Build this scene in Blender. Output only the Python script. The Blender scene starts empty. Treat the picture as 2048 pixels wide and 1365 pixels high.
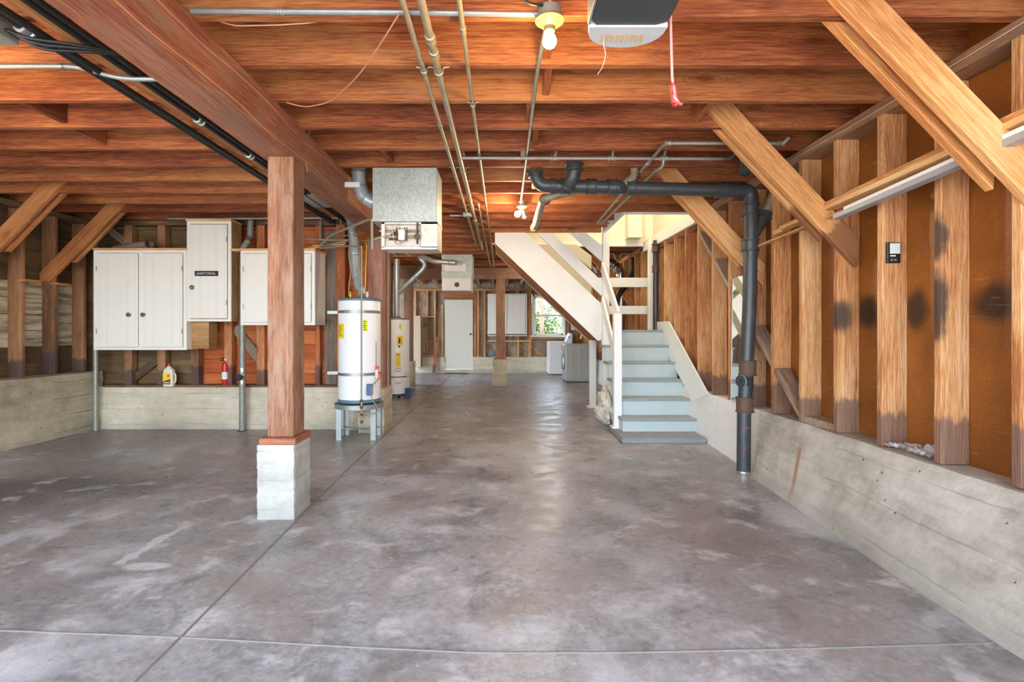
import bpy, bmesh, math, random
from mathutils import Vector, Matrix
R = math.radians
random.seed(7)
F, CX, CY, H = 1008.0, 1005.0, 662.0, 1.23
def W(px, py, Y):                      # pixel of the 2048x1365 frame -> point at depth Y
    return Vector(((px-CX)/F*Y, Y, H-(py-CY)/F*Y))
col = bpy.context.scene.collection

# ------------------------------------------------------------------ materials
def srgb(h):
    c = [int(h[i:i+2], 16)/255 for i in (0, 2, 4)]
    return tuple((x/12.92 if x <= .04045 else ((x+.055)/1.055)**2.4) for x in c)+(1,)
class NT:
    def __init__(s, name):
        s.m = bpy.data.materials.new(name); s.m.use_nodes = True
        s.t = s.m.node_tree; s.n = s.t.nodes; s.b = s.n['Principled BSDF']; s.l = s.t.links
    def new(s, ty, **kw):
        n = s.n.new(ty)
        for k, v in kw.items(): setattr(n, k, v)
        return n
    def link(s, a, b): s.l.new(a, b)
    def val(s, sock, v):
        if hasattr(v, 'is_output'): s.l.new(v, sock)
        else: sock.default_value = v
    def math(s, op, a, b=0.0, c=None, clamp=False):
        n = s.new('ShaderNodeMath', operation=op, use_clamp=clamp)
        s.val(n.inputs[0], a); s.val(n.inputs[1], b)
        if c is not None: s.val(n.inputs[2], c)
        return n.outputs[0]
    def noise(s, vec, scale, detail=4, rough=.55, dist=0.0):
        n = s.new('ShaderNodeTexNoise'); s.l.new(vec, n.inputs['Vector'])
        n.inputs['Scale'].default_value = scale; n.inputs['Detail'].default_value = detail
        n.inputs['Roughness'].default_value = rough; n.inputs['Distortion'].default_value = dist
        return n.outputs['Fac']
    def vmath(s, op, a, b):
        n = s.new('ShaderNodeVectorMath', operation=op)
        s.val(n.inputs[0], a); s.val(n.inputs[1], b); return n.outputs[0]
    def ramp(s, fac, stops):
        n = s.new('ShaderNodeValToRGB'); s.l.new(fac, n.inputs[0]); e = n.color_ramp.elements
        while len(e) < len(stops): e.new(.5)
        for i, (p, c) in enumerate(stops): e[i].position = p; e[i].color = c
        return n.outputs[0]
    def maprange(s, v, a, b, c=0.0, d=1.0, smooth=True):
        n = s.new('ShaderNodeMapRange'); n.clamp = True
        if smooth: n.interpolation_type = 'SMOOTHSTEP'
        s.val(n.inputs[0], v)
        for i, x in enumerate((a, b, c, d)): n.inputs[i+1].default_value = x
        return n.outputs[0]
    def mix(s, f, a, b, mode='MIX'):
        n = s.new('ShaderNodeMix', data_type='RGBA', blend_type=mode)
        s.val(n.inputs[0], f); s.val(n.inputs[6], a); s.val(n.inputs[7], b); return n.outputs[2]
    def sep(s, v):
        n = s.new('ShaderNodeSeparateXYZ'); s.l.new(v, n.inputs[0]); return n.outputs
    def obj(s):
        tc = s.new('ShaderNodeTexCoord'); return tc.outputs['Object']
    def pos(s): return s.new('ShaderNodeNewGeometry').outputs['Position']
    def rnd(s): return s.new('ShaderNodeObjectInfo').outputs['Random']
    def bump(s, h, strength=.3, dist=.01):
        n = s.new('ShaderNodeBump'); n.inputs['Strength'].default_value = strength; n.inputs['Distance'].default_value = dist
        s.l.new(h, n.inputs['Height']); s.l.new(n.outputs[0], s.b.inputs['Normal'])
    def out(s, c=None, rough=None, metal=None):
        if c is not None: s.val(s.b.inputs['Base Color'], c)
        if rough is not None: s.val(s.b.inputs['Roughness'], rough)
        if metal is not None: s.b.inputs['Metallic'].default_value = metal
        return s.m
def scaled(t, v, sc, off=None):
    n = t.new('ShaderNodeMapping'); t.link(v, n.inputs[0]); n.inputs['Scale'].default_value = sc
    if off is not None: t.l.new(off, n.inputs['Location'])
    return n.outputs[0]
def mask(t, P, c, r, warp=.35, soft=.5):        # soft blob of a stain at world point c, radii r
    d = t.vmath('SUBTRACT', P, c); d = t.vmath('DIVIDE', d, r)
    n = t.new('ShaderNodeVectorMath', operation='LENGTH'); t.l.new(d, n.inputs[0])
    nz = t.noise(P, 3.5/max(.3, min(r)*6), 4)
    v = t.math('ADD', n.outputs['Value'], t.math('MULTIPLY', t.math('SUBTRACT', nz, .5), warp*2))
    return t.maprange(v, 1-soft, 1+soft, 1, 0)
def wood(name, dark, mid, light, rough=.72, stain=None, soot=False, grain=1.0, vary=.35, knots=True, weather=None):
    t = NT(name); o = t.obj(); r = t.rnd()
    off = t.new('ShaderNodeCombineXYZ'); k = t.math('MULTIPLY', r, 37.0)
    for i in range(3): t.l.new(k, off.inputs[i])
    v1 = scaled(t, o, (1.1*grain, 24*grain, 24*grain), off.outputs[0])
    v2 = scaled(t, o, (.9, 2.4, 2.4), off.outputs[0])
    v3 = scaled(t, o, (5, 70, 70), off.outputs[0])
    g = t.noise(v1, 1.6, 6, .65, .8); big = t.noise(v2, 1.3, 3, .5, .3); fine = t.noise(v3, 2.0, 2)
    f = t.math('ADD', t.math('MULTIPLY', g, .55), t.math('MULTIPLY', big, .5))
    f = t.math('ADD', f, t.math('MULTIPLY', t.math('SUBTRACT', r, .5), vary*.5))
    f = t.math('ADD', f, t.math('MULTIPLY', t.math('SUBTRACT', fine, .5), .42))
    c = t.ramp(f, [(.34, srgb(dark)), (.5, srgb(mid)), (.68, srgb(light))])
    crk = t.noise(scaled(t, o, (1.6, 46, 46), off.outputs[0]), 2.4, 3, .6, .5)
    c = t.mix(t.maprange(crk, .58, .68, 0, .55), c, srgb(dark)); c = t.mix(t.maprange(crk, .40, .30, 0, .35), c, srgb(light))
    if knots:
        vo = t.new('ShaderNodeTexVoronoi'); vo.inputs['Scale'].default_value = 1.0
        t.l.new(scaled(t, o, (1.6, 5, 5), off.outputs[0]), vo.inputs['Vector'])
        kn = t.maprange(vo.outputs['Distance'], .05, .16, .75, 0)
        ring = t.math('SINE', t.math('MULTIPLY', vo.outputs['Distance'], 95.0))
        kn2 = t.math('MULTIPLY', t.maprange(vo.outputs['Distance'], .1, .45, .35, 0), t.maprange(ring, -.2, 1, 0, 1))
        c = t.mix(t.math('MAXIMUM', kn, kn2), c, srgb(dark))
    P = t.pos()
    if weather:
        wv = t.noise(scaled(t, o, (1.5, 5, 5), off.outputs[0]), 2.2, 5, .65)
        c = t.mix(t.maprange(wv, .45, .68, 0, .75), c, srgb(weather))
    if stain:                                        # old water line at the foot (local x = height)
        nz = t.noise(scaled(t, o, (3, 12, 12), off.outputs[0]), 2.0, 3)
        xx = t.math('ADD', t.sep(o)[0], t.math('MULTIPLY', t.math('SUBTRACT', nz, .5), .16))
        xx = t.math('ADD', xx, t.math('MULTIPLY', t.math('SUBTRACT', r, .5), .12))
        c = t.mix(t.maprange(xx, .19, .235, .78, 0), c, srgb(stain))
    if soot:
        m = mask(t, P, (2.31, 3.48, 1.33), (.09, .09, .10), .5, .5)
        for cc, rr in (((2.29, 2.67, 1.72), (.05, .06, .12)), ((2.29, 2.67, 1.36), (.05, .06, .19)), ((2.42, 3.42, .9), (.01, .03, .1))):
            m = t.math('MAXIMUM', m, mask(t, P, cc, rr, .4, .3))
        c = t.mix(t.math('MULTIPLY', m, .85), c, srgb('24262a'))
    t.bump(t.math('ADD', t.math('MULTIPLY', g, .6), t.math('SUBTRACT', fine, crk)), .55, .005)
    return t.out(c, rough)
def plain(name, h, rough=.5, metal=0.0, vary=.06, scale=6, bump=0.0, dirt=None):
    t = NT(name); o = t.obj(); nz = t.noise(o, scale, 5, .6)
    base = srgb(h); dk = tuple(x*(1-vary*2.5) for x in base[:3])+(1,)
    c = t.mix(nz, dk, tuple(min(1, x*(1+vary)) for x in base[:3])+(1,))
    if dirt:
        c = t.mix(t.maprange(t.noise(o, scale*2.7, 6, .7), .52, .72, 0, .8), c, srgb(dirt))
    if bump: t.bump(t.noise(o, scale*9, 3), bump, .003)
    return t.out(c, rough, metal)
def emis(name, h, s):
    t = NT(name); t.b.inputs['Emission Color'].default_value = srgb(h); t.b.inputs['Emission Strength'].default_value = s
    return t.out(srgb(h), .5)
M = {}
M['joist'] = wood('joist_wood', '622a12', '96502a', 'ba7a46', vary=.28)
M['beam'] = wood('beam_wood', '6e3824', '95563a', 'b0785a', vary=.1, weather='8a6c58')
M['post'] = wood('post_wood', '6e4430', '94664a', 'b08565', vary=.1, weather='a08470')
M['post_back'] = wood('old_post_wood', '7e5a44', '9c7052', 'b88a66', vary=.2, weather='6e6258')
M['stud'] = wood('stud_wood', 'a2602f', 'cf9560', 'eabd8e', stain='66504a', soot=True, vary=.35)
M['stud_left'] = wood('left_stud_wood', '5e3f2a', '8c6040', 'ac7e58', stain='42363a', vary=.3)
M['stud_mid'] = wood('middle_stud_wood', '843f1c', 'ae6438', 'c98a5c', stain='4a3838', vary=.35)
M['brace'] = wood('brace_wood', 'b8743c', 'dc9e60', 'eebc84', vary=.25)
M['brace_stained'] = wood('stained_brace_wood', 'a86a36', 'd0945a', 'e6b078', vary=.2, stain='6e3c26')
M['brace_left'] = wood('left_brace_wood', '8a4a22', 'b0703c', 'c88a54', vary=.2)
M['stair_wood'] = wood('raw_stair_wood', '8a4c28', 'b06a3e', 'c88a5c', vary=.2)
M['dusty'] = wood('dusty_block_wood', '7a5a44', 'a18a76', 'b8a796', vary=.2, knots=False)
M['molding'] = wood('molding_wood', 'b87a42', 'dba66c', 'f0c894', vary=.5, knots=False)
M['cabwood'] = wood('cabinet_side_wood', '8a6038', 'ae8454', 'c49c6c', vary=.2)
M['plank'] = wood('siding_plank_wood', '9a4518', 'c0662e', 'd68a50', vary=.35)
M['plank_dark'] = wood('dark_plank_wood', '3c2a1a', '6a4e32', '8e7050', vary=.35, weather='4a3c2e')
M['plank_grey'] = wood('grey_plank_wood', '6a5a4c', '8e7c6c', 'a89886', vary=.3)
M['backstud'] = wood('back_stud_wood', '9c6a3c', 'c08c54', 'd8aa74', vary=.4, knots=False)
M['cabpaint'] = plain('cabinet_paint', 'ece8df', .5, 0, .03, 3)
M['groove'] = plain('door_groove', 'dcd7cd', .6)
M['white'] = plain('white_paint', 'f0f1ee', .45, 0, .03, 4)
M['cream'] = plain('cream_wall_paint', 'eee5cd', .6, 0, .03, 2)
M['tan'] = plain('tan_paint', 'cdc5b0', .6, 0, .05, 4)
M['tread'] = plain('tread_paint', '969fa0', .55, 0, .06, 9)
M['riser'] = plain('riser_paint', 'c2cfcf', .5, 0, .05, 5)
M['galv'] = plain('galvanised_steel', 'a4aaa7', .42, .55, .12, 14, .1)
M['galvpipe'] = plain('grey_pipe', '9c9d92', .5, .35, .15, 12, .1, '77705f')
M['tanpipe'] = plain('tan_pipe', 'a59a80', .5, .2, .16, 9, .1, '6e5a44')
M['iron'] = plain('black_cast_iron', '45494c', .4, .15, .2, 9, .25, '5c5450')
M['rust'] = plain('rusty_fitting', '6e5648', .7, .3, .2, 14, .3, '8a4f36')
M['chrome'] = plain('bright_clamp', 'd4d8d8', .25, .9, .05, 5)
M['duct'] = plain('aluminium_duct', 'b4bcc2', .38, .45, .08, 20)
M['black'] = plain('black_plastic', '1c1d20', .4)
M['cable'] = plain('black_cable', '20201f', .55, 0, .2, 20)
M['enamel'] = plain('heater_enamel', 'f1f2f3', .3, 0, .02, 3)
M['steelblue'] = plain('blue_grey_trim', '5e7c8e', .45)
M['blue'] = plain('blue_plastic', '35567e', .4)
M['yellow'] = plain('yellow_label', 'f2d716', .5)
M['lime'] = plain('lime_label', 'd5e81e', .5)
M['ink'] = plain('label_ink', '3a382e', .6)
M['red'] = plain('red_paint', 'cc1f1c', .35)
M['orange'] = plain('orange_print', 'e8702a', .5)
M['darkred'] = plain('dark_red_print', '7a2a1e', .5)
M['paper'] = plain('white_label', 'ecece8', .6)
M['jug'] = plain('jug_plastic', 'e6dfc6', .45)
M['brass'] = plain('brass', 'c79a3e', .35, .8)
M['grey'] = plain('washer_grey', 'a9adab', .35, .1, .03)
M['appl'] = plain('white_appliance', 'f0f0ee', .3, 0, .02)
M['darkgrey'] = plain('dark_grey_metal', '3d4043', .5)
M['screen'] = plain('pale_screen', 'dfe8e8', .25)
M['ropem'] = plain('pink_rope', 'e0a5a0', .8, 0, .2, 90)
M['redp'] = plain('red_plastic', 'd8453f', .4)
M['wire'] = plain('thin_wire', 'c98f6a', .5)
M['porcelain'] = plain('porcelain', 'd8cdb0', .35)
M['holder'] = plain('old_porcelain', '8d7a54', .35)
M['grey_strip'] = plain('grey_strip_paint', 'a6abb0', .4, .2)
M['beige'] = plain('beige_panel', 'c9b193', .5)
M['tar'] = None
t = NT('tar_paper'); o = t.obj()
cr = t.noise(scaled(t, o, (3, 3, 1.2)), 2.2, 5, .6, 1.6)
wv = t.new('ShaderNodeTexWave', wave_type='BANDS', bands_direction='DIAGONAL'); t.l.new(o, wv.inputs['Vector'])
wv.inputs['Scale'].default_value = 1.1; wv.inputs['Distortion'].default_value = 9; wv.inputs['Detail'].default_value = 3
hh = t.math('ADD', cr, t.math('MULTIPLY', wv.outputs['Fac'], .35))
t.bump(hh, .9, .06); M['tar'] = t.out(t.ramp(cr, [(.3, srgb('86705c')), (.7, srgb('b39c84'))]), .45)
# fibreboard sheathing on the right, with soot marks and scratches
t = NT('fibreboard_sheathing'); o = t.obj(); P = t.pos()
n1 = t.noise(o, 1.6, 4); n2 = t.noise(o, 90, 3, .7)
c = t.ramp(t.math('ADD', t.math('MULTIPLY', n1, .7), t.math('MULTIPLY', n2, .45)), [(.35, srgb('633611')), (.6, srgb('8a501c')), (.8, srgb('ab6c2c'))])
m = mask(t, P, (2.44, 2.50, 1.37), (.2, .13, .10), .5, .5)
for cc, rr in (((2.44, 2.97, 1.36), (.2, .08, .11)), ((2.44, 3.37, 1.36), (.2, .11, .10)), ((2.44, 2.72, 1.22), (.2, .05, .05))):
    m = t.math('MAXIMUM', m, mask(t, P, cc, rr, .5, .5))
c = t.mix(t.math('MULTIPLY', m, .88), c, srgb('1f1c1c'))
sc = t.noise(scaled(t, t.vmath('ADD', P, (0, 0, 0)), (1, 2.2, 34)), 2.0, 3, .5, .6)
c = t.mix(t.maprange(sc, .66, .74, 0, .32), c, srgb('c9a07a'))
t.bump(n2, .2, .003); M['fibre'] = t.out(c, .42)
# concrete of the foundation walls
def concrete(name, a, b, c_, rust=False, lines=.5, white=False):
    t = NT(name); P = t.pos()
    n1 = t.noise(P, 1.3, 5, .6); n2 = t.noise(P, 9, 6, .7); n3 = t.noise(scaled(t, P, (.6, .6, 5)), 2.3, 4, .6)
    f = t.math('ADD', t.math('MULTIPLY', n1, .4), t.math('ADD', t.math('MULTIPLY', n2, .3), t.math('MULTIPLY', n3, .3)))
    c = t.ramp(f, [(.36, srgb(a)), (.5, srgb(b)), (.64, srgb(c_))])
    vo = t.new('ShaderNodeTexVoronoi'); vo.inputs['Scale'].default_value = 13; t.l.new(P, vo.inputs['Vector'])
    pit = t.maprange(vo.outputs['Distance'], .06, .13, 1, 0)
    pit = t.math('MULTIPLY', pit, t.maprange(t.noise(P, 3.1, 2), .5, .58, 0, 1))
    c = t.mix(t.math('MULTIPLY', pit, .6), c, srgb('6e685e'))
    z = t.sep(P)[2]
    foot = t.maprange(t.math('ADD', z, t.math('MULTIPLY', t.math('SUBTRACT', n1, .5), .35)), .03, .14, .55, 0)
    c = t.mix(t.math('MULTIPLY', foot, t.maprange(n2, .4, .6, .3, 1)), c, srgb('8d8a80'))
    ln = t.maprange(t.math('ABSOLUTE', t.math('SUBTRACT', t.math('FRACT', t.math('ADD', t.math('MULTIPLY', z, 5.2), t.math('MULTIPLY', n1, .35))), .5)), 0, .035, 1, 0)
    ln = t.math('MULTIPLY', ln, t.maprange(t.noise(scaled(t, P, (1, 1, .2)), 1.7, 3), .42, .6, 0, lines))
    c = t.mix(t.math('MULTIPLY', ln, .5), c, srgb('8a8070'))
    if rust:
        q = t.sep(P); u = t.math('ADD', q[1], t.math('MULTIPLY', t.math('SUBTRACT', z, .25), -.28))
        rr = t.maprange(t.math('ABSOLUTE', t.math('SUBTRACT', u, 3.68)), .008, .035, 1, 0)
        rr = t.math('MULTIPLY', rr, t.math('MULTIPLY', t.maprange(z, .02, .16, .4, 1), t.maprange(z, .33, .42, 1, 0)))
        c = t.mix(t.math('MULTIPLY', rr, .75), c, srgb('9a6440'))
        if white:
            y = t.math('ADD', q[1], t.math('MULTIPLY', t.math('SUBTRACT', n2, .5), .12))
            y = t.math('ADD', y, t.math('MULTIPLY', z, -.25))
            wm_ = t.maprange(y, 4.28, 4.36, 0, 1)
            c = t.mix(wm_, c, t.mix(n2, srgb('d6d9d8'), srgb('efefec')))
    h = t.math('SUBTRACT', t.math('ADD', t.math('MULTIPLY', n2, .8), t.math('MULTIPLY', n3, .5)), t.math('ADD', pit, t.math('MULTIPLY', ln, .6)))
    t.bump(h, .8, .014)
    return t.out(c, .85)
M['conc'] = concrete('foundation_concrete', '8c8477', 'b5aea1', 'd2ccc1', rust=True, white=True)
M['conc_left'] = concrete('old_foundation_concrete', '8a7f6a', 'aa9e86', 'c4b9a2', lines=1)
M['conc_mid'] = concrete('middle_foundation_concrete', 'a89b84', 'c6baa2', 'dad0bc', lines=.6)
M['conc_white'] = concrete('pale_pier_concrete', '8e8b82', 'aeaca4', 'c6c4bc')
# floor
t = NT('garage_floor_concrete'); P = t.pos()
n1 = t.noise(P, .55, 4, .6, .6); n2 = t.noise(P, 2.4, 6, .65, .8); n3 = t.noise(P, 26, 5, .7); n4 = t.noise(scaled(t, P, (1, 1.15, 1)), 3.4, 7, .72, .25); n5 = t.noise(P, 1.1, 5, .6, .3)
f = t.math('ADD', t.math('MULTIPLY', n1, .35), t.math('ADD', t.math('MULTIPLY', n2, .4), t.math('MULTIPLY', n3, .25)))
c = t.ramp(f, [(.42, srgb('777776')), (.50, srgb('9c9c9b')), (.58, srgb('bfc0c1'))])
q = t.sep(P)
brown = t.maprange(t.math('ADD', n2, t.math('MULTIPLY', t.maprange(q[0], -1.3, -2.2, 0, 1), .07)), .49, .63, 0, .5)
c = t.mix(brown, c, srgb('7f7067')); c = t.mix(t.maprange(n5, .50, .62, 0, .5), c, srgb('86786f')); c = t.mix(t.maprange(n5, .48, .36, 0, .6), c, srgb('c4c6c9'))
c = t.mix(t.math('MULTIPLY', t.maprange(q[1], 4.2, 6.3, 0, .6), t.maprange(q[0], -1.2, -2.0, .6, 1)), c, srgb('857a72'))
for cc, rr, k_, hx in (((-3.6, 3.9, 0), (1.0, .42, 1), .75, '4c4648'), ((-3.9, 3.35, 0), (1.0, .3, 1), .5, '5e585e'), ((.9, 3.3, 0), (.8, .9, 1), .25, '7c7070'),
                   ((-1.55, 4.6, 0), (.9, .5, 1), .3, '7b7378'), ((.2, 2.3, 0), (.35, .15, 1), .3, '7a6c66'), ((-3.9, 2.3, 0), (1.4, .5, 1), .4, '7d6256'), ((-2.4, 5.0, 0), (.5, .12, 1), .3, '8a5a3c'),
                   ((1.7, 2.2, 0), (.5, .5, 1), .2, '807872'), ((-.85, 5.05, 0), (.25, .05, 1), .35, '6f665f')):
    c = t.mix(t.math('MULTIPLY', mask(t, P, cc, rr, .6, .6), k_), c, srgb(hx))
# pale spilled-paint trickle
u = t.math('ADD', q[0], t.math('MULTIPLY', t.math('SUBTRACT', t.noise(P, 7, 2), .5), .22))
tr = t.math('MULTIPLY', t.maprange(t.math('ABSOLUTE', t.math('ADD', u, 2.02)), .02, .045, 1, 0), t.math('MULTIPLY', t.maprange(q[1], 2.62, 2.68, 0, 1), t.maprange(q[1], 3.05, 3.2, 1, 0)))
tr = t.math('MAXIMUM', tr, mask(t, P, (-1.86, 2.63, 0), (.12, .045, 1), .3, .3))
c = t.mix(t.math('MULTIPLY', tr, .6), c, srgb('d2d4d8'))
pale = t.maprange(n4, .52, .66, 0, .55); c = t.mix(pale, c, srgb('d4d4d3'))
dk = t.maprange(n4, .46, .32, 0, .3); c = t.mix(dk, c, srgb('706b66'))
sp = t.new('ShaderNodeTexVoronoi'); sp.inputs['Scale'].default_value = 5; t.l.new(P, sp.inputs['Vector'])
c = t.mix(t.maprange(sp.outputs['Distance'], .015, .03, .5, 0), c, srgb('e8e8ea'))
t.bump(t.math('ADD', t.math('MULTIPLY', n4, .7), t.math('MULTIPLY', n3, .3)), .3, .012)
M['floor'] = t.out(c, t.maprange(n4, .35, .65, .24, .5)); t.b.inputs['Specular IOR Level'].default_value = .45
M['jointm'] = plain('joint_sealant', '7c7974', .6, 0, .15, 20, .2)
t = NT('washed_plank'); c = t.ramp(t.noise(scaled(t, t.obj(), (6, 1.5, 14)), 1.5, 4, .6), [(.36, srgb('8a7c66')), (.5, srgb('b4a98f')), (.64, srgb('cfc6b0'))]); M['washed'] = t.out(c, .8)
t = NT('spangled_sheet_steel'); o = t.obj(); vo = t.new('ShaderNodeTexVoronoi'); vo.inputs['Scale'].default_value = 95
t.l.new(scaled(t, o, (1.6, 1, 1)), vo.inputs['Vector']); nz = t.noise(o, 3, 3)
f = t.math('ADD', t.math('MULTIPLY', t.sep(vo.outputs['Color'])[0], .3), t.math('MULTIPLY', nz, .5))
M['spangle'] = t.out(t.ramp(f, [(.2, srgb('98a098')), (.7, srgb('d2d8d0'))]), .45, .35)
t = NT('clear_glass'); t.b.inputs['Transmission Weight'].default_value = 1; t.b.inputs['IOR'].default_value = 1.02; M['glass'] = t.out((1, 1, 1, 1), .0)
t = NT('mirror_glass'); M['mirror'] = t.out((.86, .9, .88, 1), .02, 1.0)
t = NT('clear_film'); t.b.inputs['Transmission Weight'].default_value = .55; t.b.inputs['IOR'].default_value = 1.1; M['film'] = t.out(srgb('e8e8ea'), .25)
t = NT('frosted_lens'); t.b.inputs['Transmission Weight'].default_value = .35; M['lens'] = t.out(srgb('e9ecf0'), .35)
t = NT('foliage'); nz = t.noise(t.pos(), 2.2, 3); c = t.ramp(nz, [(.35, srgb('263f20')), (.5, srgb('4e6c34')), (.65, srgb('7f9654'))]); M['leaf'] = t.out(c, .5)
M['bulb'] = emis('lit_bulb', 'ffd9a0', 60)

# ------------------------------------------------------------------ geometry helpers
def wm(o):
    return o.matrix_basis.copy() if o.parent is None else wm(o.parent) @ o.matrix_basis
def fin(name, bm, mat, parent=None, M0=None, smooth=False, auto=35):
    me = bpy.data.meshes.new(name)
    bmesh.ops.recalc_face_normals(bm, faces=bm.faces)
    if smooth:
        for f in bm.faces: f.smooth = True
        for e in bm.edges:
            if len(e.link_faces) == 2 and e.calc_face_angle(0) > R(auto): e.smooth = False
    bm.to_mesh(me); bm.free()
    mats = mat if isinstance(mat, list) else [mat]
    for m_ in mats: me.materials.append(m_)
    o = bpy.data.objects.new(name, me); col.objects.link(o)
    M0 = M0 or Matrix()
    if parent is not None:
        o.parent = parent; o.matrix_basis = wm(parent).inverted() @ M0
    else: o.matrix_basis = M0
    return o
def T(o, label, cat, group=None):
    o['label'] = label; o['category'] = cat
    if group: o['group'] = group
    return o
def S(o): o['kind'] = 'structure'; return o
def empty(name, loc, label=None, cat=None, group=None):
    o = bpy.data.objects.new(name, None); col.objects.link(o); o.matrix_basis = Matrix.Translation(loc); o.empty_display_size = .1
    if label: T(o, label, cat, group)
    return o
def add_box(bm, lo, hi, bev=0.0, mi=0):
    lo, hi = Vector(lo), Vector(hi)
    r = bmesh.ops.create_cube(bm, size=1, matrix=Matrix.Translation((lo+hi)/2) @ Matrix.Diagonal((*(hi-lo), 1)))
    fs = {f for v in r['verts'] for f in v.link_faces}
    for f in fs: f.material_index = mi
    if bev:
        es = {e for v in r['verts'] for e in v.link_edges}
        bmesh.ops.bevel(bm, geom=list(es), offset=bev, segments=1, affect='EDGES', profile=.5)
def board(name, p0, p1, w, th, mat, wdir=(0, 0, 1), parent=None, bev=.003, rough=0.0, cut=None):
    """box from p0 to p1 along local x, width w along wdir (local y), thickness th (local z)"""
    p0, p1 = Vector(p0), Vector(p1); L = (p1-p0).length; x = (p1-p0).normalized()
    y = Vector(wdir); y = (y-x*y.dot(x)).normalized(); z = x.cross(y)
    bm = bmesh.new(); add_box(bm, (0, -w/2, -th/2), (L, w/2, th/2))
    if rough:
        n = max(2, int(L/.25)); es = [e for e in bm.edges if abs(e.verts[0].co.x-e.verts[1].co.x) > L*.5]
        bmesh.ops.subdivide_edges(bm, edges=es, cuts=n, use_grid_fill=True)
        rg = random.Random(hash(round(p0.x*31+p0.y*17+p0.z*7, 3)))
        for v in bm.verts: v.co.y += rg.uniform(-rough, rough); v.co.z += rg.uniform(-rough, rough)*.6
    if cut:
        for v in bm.verts: v.co.x += cut(v)
    if bev: bmesh.ops.bevel(bm, geom=[e for e in bm.edges if e.calc_face_angle(0) > 1], offset=bev, segments=1, affect='EDGES')
    M0 = Matrix((x, y, z)).transposed().to_4x4(); M0.translation = p0
    return fin(name, bm, mat, parent, M0)
def rect_pipe_path(pts, bend=.04, seg=5):
    pts = [Vector(p) for p in pts]; out = [pts[0]]
    for i in range(1, len(pts)-1):
        a, b, c = pts[i-1], pts[i], pts[i+1]; u = (a-b); v = (c-b); d = min(bend, u.length*.45, v.length*.45)
        u.normalize(); v.normalize()
        if u.dot(v) < -.999 or d < 1e-4: out.append(b); continue
        p, q = b+u*d, b+v*d
        for k in range(seg+1):
            s = k/seg; out.append((1-s)**2*p+2*s*(1-s)*b+s*s*q)
    out.append(pts[-1]); return out
def add_tube(bm, pts, r, n=12, bend=.04, caps=True, seg=5, mi=0):
    P = rect_pipe_path(pts, bend, seg); rad = r if callable(r) else (lambda s: r)
    t0 = (P[1]-P[0]).normalized(); up = Vector((0, 0, 1)) if abs(t0.z) < .9 else Vector((1, 0, 0))
    a = t0.cross(up).normalized(); rings = []
    tot = sum((P[i+1]-P[i]).length for i in range(len(P)-1)); acc = 0
    for i, p in enumerate(P):
        t_ = ((P[min(i+1, len(P)-1)]-P[max(i-1, 0)])).normalized()
        a = (a-t_*a.dot(t_)).normalized(); b = t_.cross(a); rr = rad(acc/tot)
        rings.append([bm.verts.new(p+a*rr*math.cos(k*2*math.pi/n)+b*rr*math.sin(k*2*math.pi/n)) for k in range(n)])
        if i < len(P)-1: acc += (P[i+1]-P[i]).length
    for i in range(len(rings)-1):
        for k in range(n):
            f = bm.faces.new((rings[i][k], rings[i][(k+1) % n], rings[i+1][(k+1) % n], rings[i+1][k])); f.material_index = mi
    if caps: bm.faces.new(rings[0][::-1]); bm.faces.new(rings[-1])
def add_lathe(bm, prof, org, ax=(0, 0, 1), n=32, caps=True):
    ax = Vector(ax).normalized(); up = Vector((0, 0, 1)) if abs(ax.z) < .9 else Vector((1, 0, 0))
    a = ax.cross(up).normalized(); b = ax.cross(a); org = Vector(org); rings = []
    for r_, z in prof:
        rings.append([bm.verts.new(org+ax*z+a*max(r_, 1e-4)*math.cos(k*2*math.pi/n)+b*max(r_, 1e-4)*math.sin(k*2*math.pi/n)) for k in range(n)])
    for i in range(len(rings)-1):
        for k in range(n): bm.faces.new((rings[i][k], rings[i][(k+1) % n], rings[i+1][(k+1) % n], rings[i+1][k]))
    if caps: bm.faces.new(rings[0][::-1]); bm.faces.new(rings[-1])
def add_prism(bm, poly, vec, mi=0):
    vec = Vector(vec); a = [bm.verts.new(p) for p in poly]; b = [bm.verts.new(Vector(p)+vec) for p in poly]; n = len(poly)
    fs = [bm.faces.new(a[::-1]), bm.faces.new(b)]+[bm.faces.new((a[i], a[(i+1) % n], b[(i+1) % n], b[i])) for i in range(n)]
    for f in fs: f.material_index = mi
def done(name, bm, mat, parent=None, smooth=False, org=None, auto=35):     # world-space bmesh -> object with a local origin
    if org is None:
        xs = [v.co for v in bm.verts]
        org = Vector(((min(v.x for v in xs)+max(v.x for v in xs))/2, (min(v.y for v in xs)+max(v.y for v in xs))/2, min(v.z for v in xs)))
    org = Vector(org); bmesh.ops.translate(bm, verts=bm.verts, vec=-org)
    return fin(name, bm, mat, parent, Matrix.Translation(org), smooth, auto)
def box(name, lo, hi, mat, parent=None, bev=.0):
    bm = bmesh.new(); add_box(bm, lo, hi, bev); return done(name, bm, mat, parent)
def tube(name, pts, r, mat, parent=None, n=12, bend=.04, seg=5):
    bm = bmesh.new(); add_tube(bm, pts, r, n, bend, True, seg); return done(name, bm, mat, parent, True, org=pts[0])
def lathe(name, prof, org, mat, parent=None, ax=(0, 0, 1), n=32):
    bm = bmesh.new(); add_lathe(bm, prof, org, ax, n); return done(name, bm, mat, parent, True, org=org)
def collar(name, c, ax, r, h, mat, parent, lip=1.12):
    return lathe(name, [(r, -h/2), (r*lip, -h/2+.002), (r*lip, -h/2+.012), (r*1.02, -h/2+.016), (r*1.02, h/2-.016), (r*lip, h/2-.012), (r*lip, h/2-.002), (r, h/2)], c, mat, parent, ax, 20)
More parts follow.
